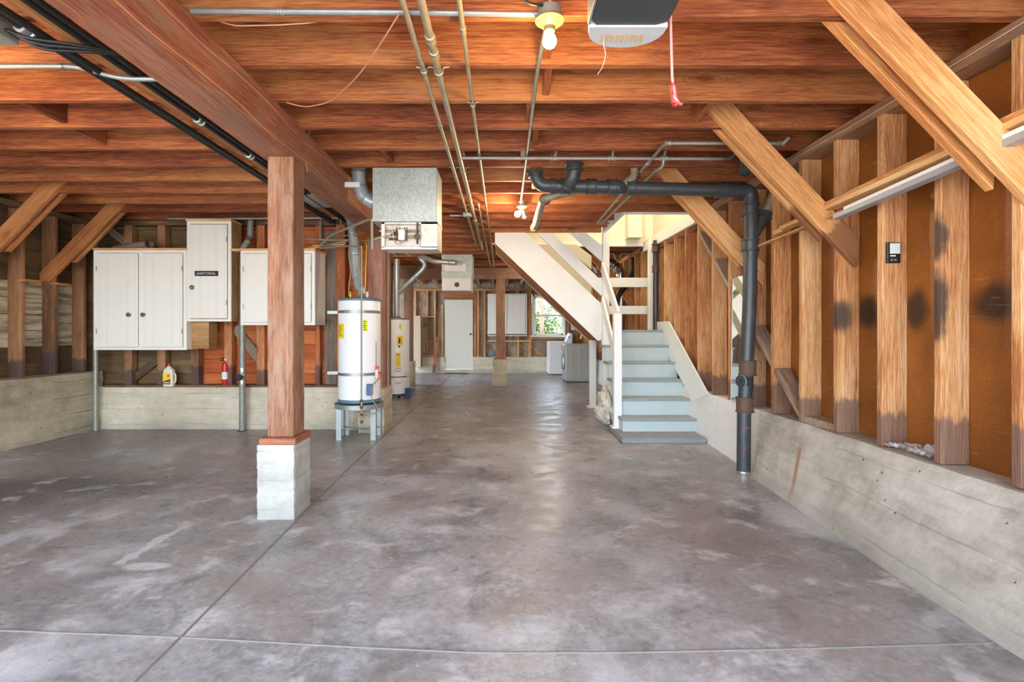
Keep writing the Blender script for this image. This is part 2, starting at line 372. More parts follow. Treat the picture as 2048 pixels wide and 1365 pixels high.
ORD = ['nearest', 'second', 'third', 'fourth', 'fifth', 'sixth', 'seventh', 'eighth', 'ninth', 'tenth', 'eleventh', 'twelfth', 'thirteenth', 'fourteenth', 'fifteenth', 'sixteenth', 'seventeenth', 'eighteenth', 'nineteenth', 'twentieth', 'twenty-first', 'twenty-second']

# ------------------------------------------------------------------ camera
cam = bpy.data.cameras.new('camera'); co = bpy.data.objects.new('camera', cam); col.objects.link(co)
co.location = (0, 0, H); co.rotation_euler = (R(90), 0, 0)
cam.sensor_width = 36; cam.lens = F/2048*36; cam.shift_x = (1024-CX)/2048; cam.shift_y = -(682.5-CY)/2048; cam.clip_start = .05
bpy.context.scene.camera = co

ZJ, ZS, Y0, SP = 2.62, 2.855, 2.225, .4064      # joist underside, subfloor underside, first joist, spacing
XR, XL, YM, YE = 2.29, -5.08, 6.3, 14.8
# ------------------------------------------------------------------ setting
bm = bmesh.new(); add_box(bm, (-5.45, -.6, -.12), (2.6, 14.95, 0)); S(done('floor', bm, M['floor'], org=(0, 0, -.12)))
box('driveway', (-9, -14, -.14), (8, -.6, -.02), plain('driveway_concrete', 'b9b5ae', .8)); S(bpy.data.objects['driveway'])
jp = [(-5.05, 2.10), (-2.06, 2.066), (-1.29, 2.02), (-.6, 1.96), (-.09, 1.922), (.5, 1.925), (1.1, 1.945), (1.93, 1.984)]
bm = bmesh.new(); add_tube(bm, [(x, y, 0) for x, y in jp], .0045, 8, .1); S(done('trim_1', bm, M['jointm'], smooth=True))
bm = bmesh.new(); add_tube(bm, [(-1.27, 1.0, -.001), (-1.29, 2.03, -.001), (-1.378, 4.55, -.001), (-1.40, 9, -.001), (-1.42, 13.9, -.001)], .006, 8, .1); S(done('trim_2', bm, M['jointm'], smooth=True))

# right foundation: battered concrete
bm = bmesh.new()
prof = [(-.6, 1.93, 2.24, .515), (1.2, 1.935, 2.24, .515), (2.0, 1.945, 2.245, .52), (2.6, 1.97, 2.25, .525), (3.5, 2.04, 2.255, .53), (4.25, 2.085, 2.26, .53), (4.36, 2.16, 2.265, .53), (4.7, 2.18, 2.27, .53), (5.56, 2.245, 2.28, .53), (14.9, 2.26, 2.29, .53)]
pp = []
for i in range(len(prof)-1):
    a, b = prof[i], prof[i+1]; n = max(1, int((b[0]-a[0])/.12)) if a[0] < 6 else 6
    for k in range(n): s = k/n; pp.append(tuple(a[j]*(1-s)+b[j]*s for j in range(4)))
pp.append(prof[-1]); rings = []
rg = random.Random(3)
for y, xb, xt, zt in pp:
    ring = [(2.62, y, -.1), (xb, y, -.1)]
    for s in (0, .08, .2, .4, .6, .8, .94):
        bulge = .02*math.sin(y*2.1+s*3)*(1 if y < 4.3 else .2)
        ring.append((xb+(xt-xb)*s+bulge*s*(1-s)*2+rg.uniform(-.003, .003), y, s*zt+rg.uniform(-.003, .003)))
    ring += [(xt+.012, y, zt+rg.uniform(-.004, .004)), (2.62, y, zt)]
    rings.append([bm.verts.new(p) for p in ring])
for i in range(len(rings)-1):
    for k in range(len(rings[0])): m_ = (k+1) % len(rings[0]); bm.faces.new((rings[i][k], rings[i][m_], rings[i+1][m_], rings[i+1][k]))
bm.faces.new(rings[0]); bm.faces.new(rings[-1][::-1])
S(done('wall_right_foundation', bm, M['conc'], smooth=True, auto=40))
box('wall_right', (2.44, -.6, .5), (2.6, 14.9, ZS), M['fibre']); S(bpy.data.objects['wall_right'])
# left
def concwall(name, lo, hi, mat, amp=.006, batter=0.0, bdir=(0, 0)):
    bm = bmesh.new(); add_box(bm, lo, hi)
    bmesh.ops.subdivide_edges(bm, edges=bm.edges[:], cuts=14, use_grid_fill=True); rg = random.Random(5)
    for v in bm.verts:
        v.co += Vector((rg.uniform(-amp, amp), rg.uniform(-amp, amp), rg.uniform(-amp, amp)*(v.co.z > .05)))
        s = 1-min(1, max(0, v.co.z/hi[2])); v.co.x += bdir[0]*batter*s; v.co.y += bdir[1]*batter*s
    return S(done(name, bm, mat, smooth=True, auto=50))
concwall('wall_left_foundation', (-5.45, -.6, -.08), (-5.09, 6.42, .72), M['conc_left'])
concwall('wall_back_foundation', (-5.2, YM+.03, -.08), (-1.7, 6.6, .525), M['conc_mid'], .005, .04, (0, -1))
concwall('wall_back_pier', (-1.74, 6.07, -.08), (-1.425, 6.52, .53), M['conc_mid'], .004)
def planks(name, axis, fixed, a0, a1, z0, z1, h, mats, th=.02, seed=1):
    """one mesh of stacked horizontal boards; mats(z, rg) picks a slot"""
    bm = bmesh.new(); rg = random.Random(seed); z = z0
    while z < z1-.01:
        zt = min(z1, z+h); cuts = sorted([a0, a1]+[rg.uniform(a0, a1) for _ in range(int((a1-a0)/2.2))])
        for p, q in zip(cuts, cuts[1:]):
            if q-p < .02: continue
            d = rg.uniform(-.004, .004); mi = mats[1](z, rg)
            lo = (p+.001, fixed+d, z+.003) if axis == 'x' else (fixed+d, p+.001, z+.003)
            hi = (q-.001, fixed+d+th, zt-.003) if axis == 'x' else (fixed+d+th, q-.001, zt-.003)
            add_box(bm, lo, hi, .0, mi)
        z = zt
    o = done(name, bm, mats[0]); return S(o)
# board materials in these walls follow local x of a noise stretched per axis
def siding(name, cols, ax):
    t = NT(name); o = t.obj(); sc = (1.2, 18, 18) if ax == 'x' else (18, 1.2, 18)
    q = t.sep(o); row = t.math('FLOOR', t.math('MULTIPLY', q[2], 1/.184)); off = t.new('ShaderNodeCombineXYZ')
    t.l.new(t.math('MULTIPLY', row, 7.3), off.inputs[0]); t.l.new(t.math('MULTIPLY', row, 3.1), off.inputs[1])
    g = t.noise(scaled(t, o, sc, off.outputs[0]), 1.5, 6, .65, .8); bg = t.noise(scaled(t, o, (1, 1, .6), off.outputs[0]), 1.1, 3)
    f = t.math('ADD', t.math('MULTIPLY', g, .5), t.math('MULTIPLY', bg, .5))
    t.bump(g, .4, .005); return t.out(t.ramp(f, [(.34, srgb(cols[0])), (.5, srgb(cols[1])), (.66, srgb(cols[2]))]), .75)
sd_o = siding('orange_siding', ('8a3c16', 'bb5f2a', 'd4854c'), 'x'); sd_d = siding('dark_siding', ('403021', '68502f', '8a6e4a'), 'x'); sd_dy = siding('dark_siding_left', ('35271b', '5a4630', '7c6344'), 'y')
planks('wall_back_siding', 'x', 6.47, -3.88, -1.45, .50, ZS, .184, ([sd_o, sd_d], lambda z, r: 0), seed=4)
planks('wall_back_siding_dark', 'x', 6.47, -5.4, -3.88, .50, ZS, .184, ([sd_o, sd_d], lambda z, r: 1), seed=5)
planks('wall_left', 'y', -5.38, -.6, 6.47, .68, ZS, .184, ([sd_dy, M['washed']], lambda z, r: 1 if .95 < z < 1.75 else 0), seed=6)
S(box('wall_left_outer', (-5.55, -.6, 0), (-5.40, 6.6, ZS), M['plank_dark'])); S(box('wall_back_outer', (-5.5, 6.5, 0), (-1.45, 6.56, ZS), M['plank_dark']))
# corridor wall beyond the near heater: upright dark planks
bm = bmesh.new(); y = 6.56; rg = random.Random(8)
while y < 10.9:
    w_ = rg.uniform(.14, .2); d = rg.uniform(-.006, .006); add_box(bm, (-2.42+d, y+.004, .0), (-2.39+d, y+w_, ZS)); y += w_
S(done('wall_corridor', bm, M['plank_dark']))
# end wall
S(box('wall_end', (-5.5, 14.86, .4), (.86, 14.95, ZS), M['tar'])); S(box('wall_end_right', (1.86, 14.86, .4), (2.6, 14.95, ZS), M['tar']))
S(box('wall_end_above_window', (.86, 14.86, 2.31), (1.86, 14.95, ZS), M['tar'])); S(box('wall_end_below_window', (.86, 14.86, .4), (1.86, 14.95, 1.04), M['tar']))
concwall('wall_end_foundation_left', (-5.5, 14.70, -.08), (-1.70, 14.96, .465), M['conc_mid'])
concwall('wall_end_foundation_right', (-.86, 14.70, -.08), (2.5, 14.96, .465), M['conc_mid'])
S(box('wall_end_step', (-1.70, 14.72, -.05), (-.86, 14.96, .10), M['conc_mid']))
# ceiling: subfloor boards, with a hole above the stairs
OX0, OX1, OY0, OY1, OX2 = 1.43, 2.42, 5.91, 8.13, -.12
bm = bmesh.new()
for lo, hi in (((-5.55, -1.2), (2.6, OY0-.03)), ((-5.55, OY0-.03), (OX0-.03, 7.05)), ((-5.55, 7.05), (OX2-.03, OY1+.03)), ((-5.55, OY1+.03), (2.6, 14.96)), ((OX1+.02, OY0-.03), (2.6, OY1+.03))):
    add_box(bm, (*lo, ZS), (*hi, ZS+.14))
S(done('ceiling', bm, wood('subfloor_boards', '4a2410', '6e3a1c', '8c5028', grain=.6), org=(0, 0, ZS)))
# stairwell upstairs
bm = bmesh.new(); zt = 5.2
for lo, hi in (((OX2-.06, OY1, 2.62), (2.6, OY1+.06, zt)), ((OX1, OY0, 2.66), (2.6, OY1, zt)), ((OX2-.06, 7.05, ZS), (OX2, OY1, zt)), ((OX2, 7.02, ZS), (OX0, 7.08, zt)),
               ((OX0-.06, OY0, ZS), (OX0, 7.08, zt)), ((OX0-.06, OY0-.06, ZS), (2.6, OY0, zt)), ((OX2-.1, OY0-.1, zt), (2.6, OY1+.1, zt+.06)), ((1.98, 7.93, 2.70), (2.20, OY1, zt))):
    add_box(bm, lo, hi)
S(done('wall_stairwell', bm, M['cream']))
tr = [((OX0-.03, OY0-.01, 2.600), (OX1-.1, OY0+.03, 2.70)), ((OX0-.035, OY0+.02, 2.600), (OX0+.01, 7.05, 2.75)), ((2.26, OY0+.03, 2.50), (2.31, OY1, 2.66)), ((OX2, OY1-.035, 2.585), (2.3, OY1-.002, 2.64))]
for i, (lo, hi) in enumerate(tr): S(box('trim_%d' % (i+3), lo, hi, M['white'], bev=.003))
tr5 = bpy.data.objects['trim_5']

# ------------------------------------------------------------------ joists, beam, posts
for k in range(-5, 22):
    y = Y0+SP*k
    x1 = OX0-.035 if 9.1 <= k <= 12 and y < 7.3 and k != 9 else (OX2-.0 if k in (13, 14) else 2.44)
    x0 = -5.4 if y < 6.45 else (-2.38 if y < 10.95 else -2.9)
    o = board('floor_joist', (x0, y+.0225, (ZJ+ZS)/2), (x1, y+.0225, (ZJ+ZS)/2), ZS-ZJ, .045, M['joist'], rough=.002, bev=.002)
    if k >= 0: T(o, f'rough orange-brown wooden joist crossing under the ceiling, {ORD[k]} from the viewer', 'joist')
    else: T(o, 'rough brown wooden joist overhead toward the garage door', 'joist', 'joists toward the garage door')
for i, x in enumerate([-2.7+.4064*j for j in range(13)]):
    o = board('end_joist', (x, 11.33, 2.70), (x, 14.85, 2.70), .2, .045, M['backstud'])
    T(o, 'short brown joist running back from the cross girder to the end wall', 'joist', 'joists between the girder and the end wall')
o = board('main_beam', (-1.485, -.6, 2.50), (-1.485, 6.45, 2.50), .24, .23, M['beam'], rough=.002, bev=.006); T(o, 'massive reddish brown timber beam running back over the left posts', 'beam')
o = board('cross_girder', (-2.9, 11.22, 2.50), (2.42, 11.22, 2.50), .24, .2, M['post_back'], bev=.006); T(o, 'wide brown girder crossing above the far post with the ivory cabinet behind', 'beam')
def post(x0, x1, y0, y1, z0, z1, label, mat, pier=None, pl='', cap=True):
    o = board('wooden_post', ((x0+x1)/2, (y0+y1)/2, z0), ((x0+x1)/2, (y0+y1)/2, z1), x1-x0, y1-y0, mat, (1, 0, 0), rough=.0015, bev=.006); T(o, label, 'post')
    return o
post(-1.545, -1.375, 3.31, 3.50, .53, 2.38, 'thick square brown post in the foreground on a pale concrete pier', M['post'])
bm = bmesh.new(); add_box(bm, (-1.60, 3.28, -.03), (-1.355, 3.56, .485)); bmesh.ops.subdivide_edges(bm, edges=bm.edges[:], cuts=24, use_grid_fill=True); rg = random.Random(9)
for v in bm.verts:
    v.co += Vector((rg.uniform(-.0012, .0012), rg.uniform(-.0012, .0012), 0))
    if abs(v.co.x+1.4775) > .118 and abs(v.co.y-3.42) > .135: v.co.x -= math.copysign(rg.uniform(0, .007), v.co.x+1.4775)
T(done('concrete_pier', bm, M['conc_white'], smooth=True, auto=50), 'rough pale concrete pier under the thick foreground post', 'pier')
T(box('post_cap_block', (-1.585, 3.275, .485), (-1.345, 3.56, .53), M['beam'], bev=.006), 'flat dark brown wooden block between the foreground post and its pier', 'block')
post(-1.665, -1.475, 6.2, 6.39, .53, 2.38, 'reddish stained post behind the near water heater on the foundation end', wood('red_post_wood', '7c3e2c', 'a4654f', 'b98a78', weather='b59a92'))
o = board('grey_trim_board', (-1.455, 6.41, .53), (-1.455, 6.41, 2.38), .03, .04, M['plank_grey'], (1, 0, 0)); T(o, 'pale grey upright board along the side of the reddish stained post', 'board')
post(-2.20, -2.01, 11.2, 11.39, .55, 2.38, 'dark orange post beyond the second water heater on a grey pier', M['post_back'])
T(box('concrete_pier', (-2.21, 11.17, 0), (-1.985, 11.5, .55), M['conc_mid'], bev=.008), 'grey concrete pier under the dark orange far left post', 'pier')
post(-.145, .055, 11.12, 11.32, .62, 2.38, 'weathered post with dark knots in front of the far ivory cabinet', M['post_back'])
T(box('concrete_pier', (-.22, 11.05, 0), (.10, 11.4, .60), M['conc_mid'], bev=.01), 'grey concrete pier standing alone in the middle of the far floor', 'pier')
T(box('post_cap_block', (-.18, 11.08, .60), (.09, 11.36, .62), M['beam']), 'thin dark block on the lone far pier in mid floor', 'block')
for i, (x, k, hw) in enumerate([(.22, 0, .10), (.25, 1, .05), (.17, 2, .07), (.24, 3, .05), (-.95, 4, .05), (-.33, 4, .05), (.16, 4, .06), (.30, 6, .08), (1.3, 2, .04), (-3.1, 1, .05), (-3.0, 2, .05), (-3.05, 3, .05)]):
    y = Y0+SP*k+.05
    o = board('bridging_block', (x, y, (ZJ+ZS)/2+.01), (x+.01, y+.355, (ZJ+ZS)/2+.01), .2, .04, M['joist'], (0, 0, 1))
    T(o, f'bridging piece between {ORD[k]} and {ORD[k+1]} joists, ' + ('left of the main beam' if x < -1.6 else 'left side of the metal furnace' if x < -.6 else 'right side of the metal furnace' if x < 0 else 'near the bulb conduit' if x < .5 else 'right of the opener'), 'wood block')

# ------------------------------------------------------------------ right wall frame
for k in range(31):
    y = Y0+SP*k
    if y > 14.7: break
    zt = 2.54 if not (OY0-.1 < y < OY1) else 2.54
    o = board('wall_stud', (2.365, y+.0225, .53), (2.365, y+.0225, zt), .15, .045, M['stud'], (1, 0, 0), rough=.0015)
    if k < 16: T(o, f'bare tan stud on the right wall standing on the concrete, {ORD[k]} from the viewer', 'stud')
    else: T(o, 'bare brown stud of the right wall seen behind the stair landing', 'stud', 'studs behind the landing')
T(board('top_plate', (2.365, -.5, 2.58), (2.365, OY0-.1, 2.58), .15, .08, M['post_back'], (1, 0, 0), rough=.003), 'weathered brown top plate along the right wall above the near studs', 'plate')
T(board('top_plate', (2.365, OY1+.05, 2.58), (2.365, 14.8, 2.58), .15, .08, M['stud_mid'], (1, 0, 0)), 'brown top plate of the right wall past the stair opening', 'plate')
T(board('top_plate', (2.38, OY0, 2.50), (2.38, OY1, 2.50), .11, .09, M['stud_mid'], (1, 0, 0)), 'brown top plate under the white trim beside the stair opening', 'plate')
def brace(yk, x0, z0, x1, z1, mat, where, sgn):
    d = Vector((x1-x0, 0, z1-z0)).normalized()
    f = board('knee_brace', (x0, yk-.023, z0), (x1, yk-.023, z1), .148, .044, mat, (0, 0, 1), cut=lambda v: (v.co.y*.9*sgn if v.co.x < .1 else 0))
    T(f, f'front plank of the diagonal brace {where}', 'brace')
    s = (abs(2.285-x0)/abs(d.x)) if x0 > 0 else abs(-5.19-x0)/abs(d.x); p = Vector((x0, 0, z0))+d*(s+.09)
    b = board('knee_brace', (p.x, yk+.069, p.z-.0), (x1, yk+.069, z1), .148, .044, mat, (0, 0, 1), cut=lambda v: (v.co.y*.9*sgn if v.co.x < .1 else 0))
    T(b, f'rear plank of the diagonal brace {where}', 'brace')
brace(Y0, 2.44, 1.74, 1.38, 2.84, M['brace'], 'nearest on the right wall', 1)
brace(Y0+3*SP, 2.40, 1.76, 1.38, 2.84, M['brace_stained'], 'second on the right wall with dark stained foot', 1)
brace(Y0+6*SP, 2.40, 1.74, 1.38, 2.84, M['brace'], 'behind the black soil pipe', 1)
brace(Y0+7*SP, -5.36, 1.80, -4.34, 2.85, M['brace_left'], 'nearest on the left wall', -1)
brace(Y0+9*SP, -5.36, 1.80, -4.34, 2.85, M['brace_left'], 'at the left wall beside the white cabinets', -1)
# diagonal let-in blocks between right studs
segs = [(k, ) for k in range(4, 10)]
for j, k in enumerate([4, 5, 6, 7, 8, 9]):
    ya, yb = Y0+SP*k+.045, Y0+SP*(k+1)
    za = .56+(ya-4.0)*.93 if k > 4 else .60; za = .58+(ya-3.9)*.9; zb = .58+(yb-3.9)*.9
    if zb > 2.5: continue
    o = board('diagonal_block', (2.36, ya, za), (2.36, yb, zb), .13, .045, M['dusty'], (1, 0, 0))
    T(o, f'dusty slanting block let in between right wall studs, {ORD[j]} going up from the sill', 'wood block')
T(box('sill_block', (2.30, Y0+3*SP+.05, .53), (2.44, Y0+4*SP-.005, .58), M['dusty'], bev=.003), 'flat wooden block on the sill between studs right of the lowest slanting block', 'wood block')
# left wall studs
for k in range(5, 11):
    y = Y0+SP*k-.02
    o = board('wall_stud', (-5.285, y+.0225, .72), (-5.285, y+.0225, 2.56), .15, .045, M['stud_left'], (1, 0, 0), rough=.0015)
    T(o, f'dim brown stud on the left wall, {ORD[10-k] if k < 10 else "closest"} to the far corner' if k < 10 else 'dim brown stud on the left wall in the far corner', 'stud')
T(board('top_plate', (-5.285, -.5, 2.59), (-5.285, 6.4, 2.59), .15, .06, M['plank_dark'], (1, 0, 0)), 'dark top plate along the left wall', 'plate')
for i, (yy) in enumerate((5.47, 5.86)):
    T(board('stub_ledge', (-5.19, yy-.03, 1.775), (-5.19, yy+.16, 1.775), .09, .03, M['brace_left'], (1, 0, 0)), ('short wooden cleat nailed across a left wall stud, nearer one' if i == 0 else 'short wooden cleat nailed across a left wall stud, under the brace foot'), 'cleat')
# cabinet wall studs
xs = [(-4.72, .1), (-4.30, .1), (-3.88, .1), (-3.46, .1), (-3.05, .1), (-2.66, .1), (-2.33, .05)]
lab = ['behind the double door cabinet', 'left of the oil jug', 'right of the oil jug', 'right of the fire extinguisher', 'right of the drain pipe', 'behind the foreground post', 'thin one behind the right hand cabinet']
for (x, w_), l in zip(xs, lab):
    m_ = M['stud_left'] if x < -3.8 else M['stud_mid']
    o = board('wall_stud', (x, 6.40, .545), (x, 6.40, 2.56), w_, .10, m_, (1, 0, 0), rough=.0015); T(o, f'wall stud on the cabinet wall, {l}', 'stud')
T(board('wall_stud', (-2.17, 6.42, .545), (-2.17, 6.42, 2.5), .17, .05, M['plank_grey'], (1, 0, 0)), 'wide weathered grey upright board left of the near water heater', 'board')
T(board('wall_stud', (-2.03, 6.38, .545), (-2.03, 6.38, 2.56), .11, .14, M['stud_mid'], (1, 0, 0)), 'orange brown stud touching the near water heater straps', 'stud')
T(board('sill_plate', (-5.0, 6.42, .535), (-1.75, 6.42, .535), .2, .03, M['plank_dark'], (0, 1, 0)), 'dark sill plate on top of the concrete under the cabinets', 'plate')
T(board('top_plate', (-5.3, 6.40, 2.59), (-1.7, 6.40, 2.59), .12, .06, M['plank_dark'], (0, 1, 0)), 'dark top plate along the cabinet wall under the joists', 'plate')
T(board('let_in_brace', W(470, 655, 6.43), W(535, 740, 6.43), .11, .03, M['plank_grey'], (1, 0, 1)), 'grey diagonal board behind the drain pipe under the cabinets', 'brace')
T(board('let_in_brace', W(265, 760, 6.43), W(322, 715, 6.43), .09, .03, M['plank_dark'], (1, 0, 1)), 'small dark diagonal board left of the oil jug', 'brace')
T(board('let_in_brace', W(200, 445, 6.44), W(258, 490, 6.44), .09, .03, M['plank_grey'], (1, 0, 1)), 'small grey diagonal board above the double door cabinet', 'brace')
# end wall framing
ex = [-2.55, -2.2, -1.98, -.72, -.52, .06, .46, .80, 1.92, 2.2]
for i, x in enumerate(ex):
    o = board('wall_stud', (x, 14.80, .465), (x, 14.80, 2.40), .05 if x not in (.80,) else .09, .09, M['backstud'], (1, 0, 0))
    T(o, 'slender brown stud on the far end wall' if x != .80 else 'wider sunlit stud on the far wall just left of the window', 'stud', 'slender studs of the end wall' if x != .80 else None)
for i, (a, b) in enumerate([((-2.5, 1.2), (-1.75, 1.98)), ((-.52, 2.3), (-.1, 1.95)), ((.5, 1.0), (1.2, .5))]):
    o = board('let_in_brace', (a[0], 14.84, a[1]), (b[0], 14.84, b[1]), .05, .03, M['backstud'], (0, 0, 1)); T(o, ['thin diagonal board on the far wall left of the flush door', 'thin diagonal board on the far wall right of the flush door', 'thin diagonal board on the far wall below the window'][i], 'brace')
for i, (x0, x1, z) in enumerate([(-2.53, -2.0, 1.64), (-2.53, -2.0, 1.32), (-2.53, -2.0, .93), (-2.53, -2.0, .50), (.83, 1.95, 1.0)]):
    T(board('fire_block', (x0, 14.80, z), (x1, 14.80, z), .045, .08, M['backstud'], (0, 0, 1)), ['topmost blocking between studs left of the far door', 'second blocking from the top between studs left of the far door', 'third blocking from the top between studs left of the far door', 'lowest blocking between studs left of the far door', 'long sill board under the far window'][i], 'wood block')
T(board('door_header', (-1.75, 14.78, 2.28), (-.80, 14.78, 2.28), .2, .09, M['joist'], (0, 0, 1)), 'orange brown header above the far flush door', 'header')
T(board('top_plate', (-5, 14.80, 2.43), (2.4, 14.80, 2.43), .06, .09, M['backstud'], (0, 0, 1)), 'brown top plate along the far end wall', 'plate')
T(board('door_jamb', (-1.76, 14.77, .47), (-1.76, 14.77, 2.0), .08, .05, M['cabwood'], (1, 0, 0)), 'pale upright jamb board left of the far door', 'jamb')
T(board('door_jamb', (-.80, 14.77, .47), (-.80, 14.77, 2.38), .08, .06, M['joist'], (1, 0, 0)), 'orange upright jamb board right of the far door', 'jamb')
T(board('leaning_board', (-1.98, 14.55, .02), (-1.90, 14.68, 1.05), .1, .03, M['stud_mid'], (1, 0, 0)), 'brown board leaning on the far wall left of the door', 'board')
T(board('thin_shelf', (-.44, 14.70, .93), (.83, 14.70, .93), .14, .03, M['molding'], (0, 1, 0)), 'thin sunlit wooden shelf below the far ivory cabinet', 'shelf')
d = box('door_1', (-1.69, 14.74, .11), (-.865, 14.78, 2.14), plain('door_paint', 'd6d0c2', .5, 0, .03), bev=.004); S(d)
lathe('door_knob', [(.0, 0), (.03, .002), (.012, .01), (.012, .035), (.028, .045), (.03, .06), (.018, .07), (.0, .071)], (-.93, 14.74, 1.13), M['darkgrey'], d, (0, -1, 0), 16)
# window
w = bmesh.new()
x0, x1, z0, z1, ya, yb = .87, 1.85, 1.05, 2.30, 14.77, 14.93
for lo, hi in (((x0, ya, z0), (x0+.07, yb, z1)), ((x1-.07, ya, z0), (x1, yb, z1)), ((x0, ya, z1-.06), (x1, yb, z1)), ((x0-.04, ya-.06, z0), (x1+.04, yb, z0+.05))): add_box(w, lo, hi, .004)
wf = S(done('window_1', w, M['white']))
for nm, a, b, yy in (('upper_sash', 1.66, z1-.06, 14.88), ('lower_sash', z0+.05, 1.70, 14.84)):
    w = bmesh.new(); xa, xb = x0+.07, x1-.07
    for lo, hi in (((xa, yy, a), (xa+.045, yy+.03, b)), ((xb-.045, yy, a), (xb, yy+.03, b)), ((xa, yy, a), (xb, yy+.03, a+.045)), ((xa, yy, b-.045), (xb, yy+.03, b))): add_box(w, lo, hi)
    s_ = done(nm, w, M['white'], wf); box('glass_pane', (xa+.04, yy+.012, a+.04), (xb-.04, yy+.018, b-.04), M['glass'], s_)
# outside the window
S(box('ground_outside', (-12, 15.0, -.3), (14, 40, -.1), plain('garden_ground', '56603e', .9)))
def bush(x, y, z, r, h, n, label, seed):
    rg = random.Random(seed); bm = bmesh.new()
    add_tube(bm, [(x, y, z), (x+.1, y, z+h*.5)], .05, 6)
    for i in range(n):
        u = rg.uniform(-1, 1); th = rg.uniform(0, 6.28); q = math.sqrt(1-u*u); rr = rg.random()**.4*(.8+.35*math.sin(th*3+u*5))
        p = Vector((x+r*rr*q*math.cos(th), y+r*rr*q*math.sin(th), z+h*.5+h*.5*rr*u))
        a = Vector((rg.uniform(-1, 1), rg.uniform(-1, 1), rg.uniform(-1, 1))).normalized(); b = a.orthogonal().normalized(); s = rg.uniform(.05, .1)
        bm.faces.new([bm.verts.new(p+v) for v in (a*s, b*s*.45, -a*s, -b*s*.45)])
    T(done('garden_bush', bm, M['leaf'], org=(x, y, z)), label, 'bush')
bush(1.1, 17.2, -.1, .9, 2.1, 5000, 'leafy green bush outside the far window, low in the left of it', 1)
bush(3.0, 17.8, -.1, 1.0, 2.6, 5000, 'leafy green bush outside the far window, behind the lower right pane', 2)
bush(4.6, 21.5, -.1, 1.6, 3.6, 7000, 'taller pale leafy shrub further out behind the window glass', 3)
bush(1.2, 21.5, -.1, 1.7, 3.2, 6000, 'distant leafy shrub behind the porch post outside the window', 4)
T(board('porch_post', (1.24, 15.9, -.1), (1.24, 15.9, 3.2), .14, .14, M['plank_grey'], (1, 0, 0)), 'weathered porch post outside seen through the far window', 'post')

# ------------------------------------------------------------------ cabinets
def cabinet(name, x0, x1, y0, y1, z0, z1, label, doors, side, top=True, knobs=(), wood_bottom=False):
    e = empty(name, ((x0+x1)/2, y1, z0), label, 'cabinet')
    bm = bmesh.new(); add_box(bm, (x0, y0+.02, z0), (x1, y1, z1), .003); done('carcass', bm, side, e)
    bm = bmesh.new(); f = .035
    for lo, hi in (((x0-.004, y0, z0-.004), (x0+f, y0+.02, z1)), ((x1-f, y0, z0-.004), (x1+.004, y0+.02, z1)), ((x0+f, y0, z1-f*.9), (x1-f, y0+.02, z1)), ((x0+f, y0, z0-.004), (x1-f, y0+.02, z0+f*.7))): add_box(bm, lo, hi, .002)
    for d0, d1 in zip(doors, doors[1:]):
        if d1[0]-d0[1] > .005: add_box(bm, (d0[1], y0, z0+f*.7), (d1[0], y0+.02, z1-f*.9))
    done('face_frame', bm, M['cabpaint'], e)
    if top: box('top_board', (x0-.01, y0-.015, z1), (x1+.012, y1, z1+.025), M['molding'], e, .002)
    for i, (a, b) in enumerate(doors):
        dr = box('door', (a+.006, y0-.013, z0+f*.7+.008), (b-.006, y0+.006, z1-f*.9-.008), M['cabpaint'], e, .004)
        bm = bmesh.new(); zz0, zz1 = z0+.05, z1-.06
        for g in (.035, .12, .14):
            for xx in (a+g, b-g):
                if a+.02 < xx < b-.02 and (b-a > .45 or g < .07): add_box(bm, (xx, y0-.0136, zz0), (xx+.004, y0-.0128, zz1))
        if len(bm.verts): done('bead_lines', bm, M['groove'], dr)
        else: bm.free()
        for hz in (z0+.22, z1-.22):
            hx = a+.002 if (i == 0 and len(doors) > 1) else b-.012
            box('hinge', (hx, y0-.018, hz-.03), (hx+.01, y0-.01, hz+.03), M['galv'], dr)
        if i < len(knobs):
            lathe('knob', [(.0, -.002), (.014, 0), (.009, .01), (.021, .018), (.026, .027), (.018, .037), (0, .04)], (knobs[i][0], y0-.013, knobs[i][1]), plain('pewter_knob', '767a78', .3, .6), dr, (0, -1, 0), 16)
    return e
c1 = cabinet('wall_cabinet', -4.865, -3.765, 6.0, 6.35, 1.005, 2.19, 'wide pale double door wall cabinet with two round knobs at the left', [(-4.83, -4.33), (-4.28, -3.80)], M['cabpaint'], knobs=[(-4.43, 1.42), (-4.26, 1.42)])
c2 = cabinet('wall_cabinet', -3.755, -3.235, 6.0, 6.25, 1.345, 2.535, 'tall pale single door cabinet marked JANITORIAL with raw wood side', [(-3.725, -3.27)], M['cabwood'], knobs=[(-3.68, 1.745)])
npl = box('name_plate', (-3.65, 5.975, 1.88), (-3.375, 5.986, 1.94), M['black'], c2, .001)
fc = bpy.data.curves.new('lettering', 'FONT'); fc.body = 'JANITORIAL'; fc.size = .038; fc.align_x = 'CENTER'; fc.align_y = 'CENTER'; fc.extrude = .0008; fc.space_character = 1.12; fc.offset = 0
ft = bpy.data.objects.new('lettering_curve', fc); fo = bpy.data.objects.new('lettering', bpy.data.meshes.new_from_object(ft)); bpy.data.objects.remove(ft); col.objects.link(fo); fo.data.materials.clear(); fo.data.materials.append(M['paper']); fo.parent = npl
fo.matrix_basis = wm(npl).inverted() @ Matrix.Translation((-3.5125, 5.9745, 1.909)) @ Matrix.Rotation(R(90), 4, 'X')
T(box('raw_wood_box', (-3.76, 6.1, 1.01), (-3.555, 6.28, 1.34), M['cabwood'], bev=.002), 'small raw wood box below the JANITORIAL cabinet', 'panel')
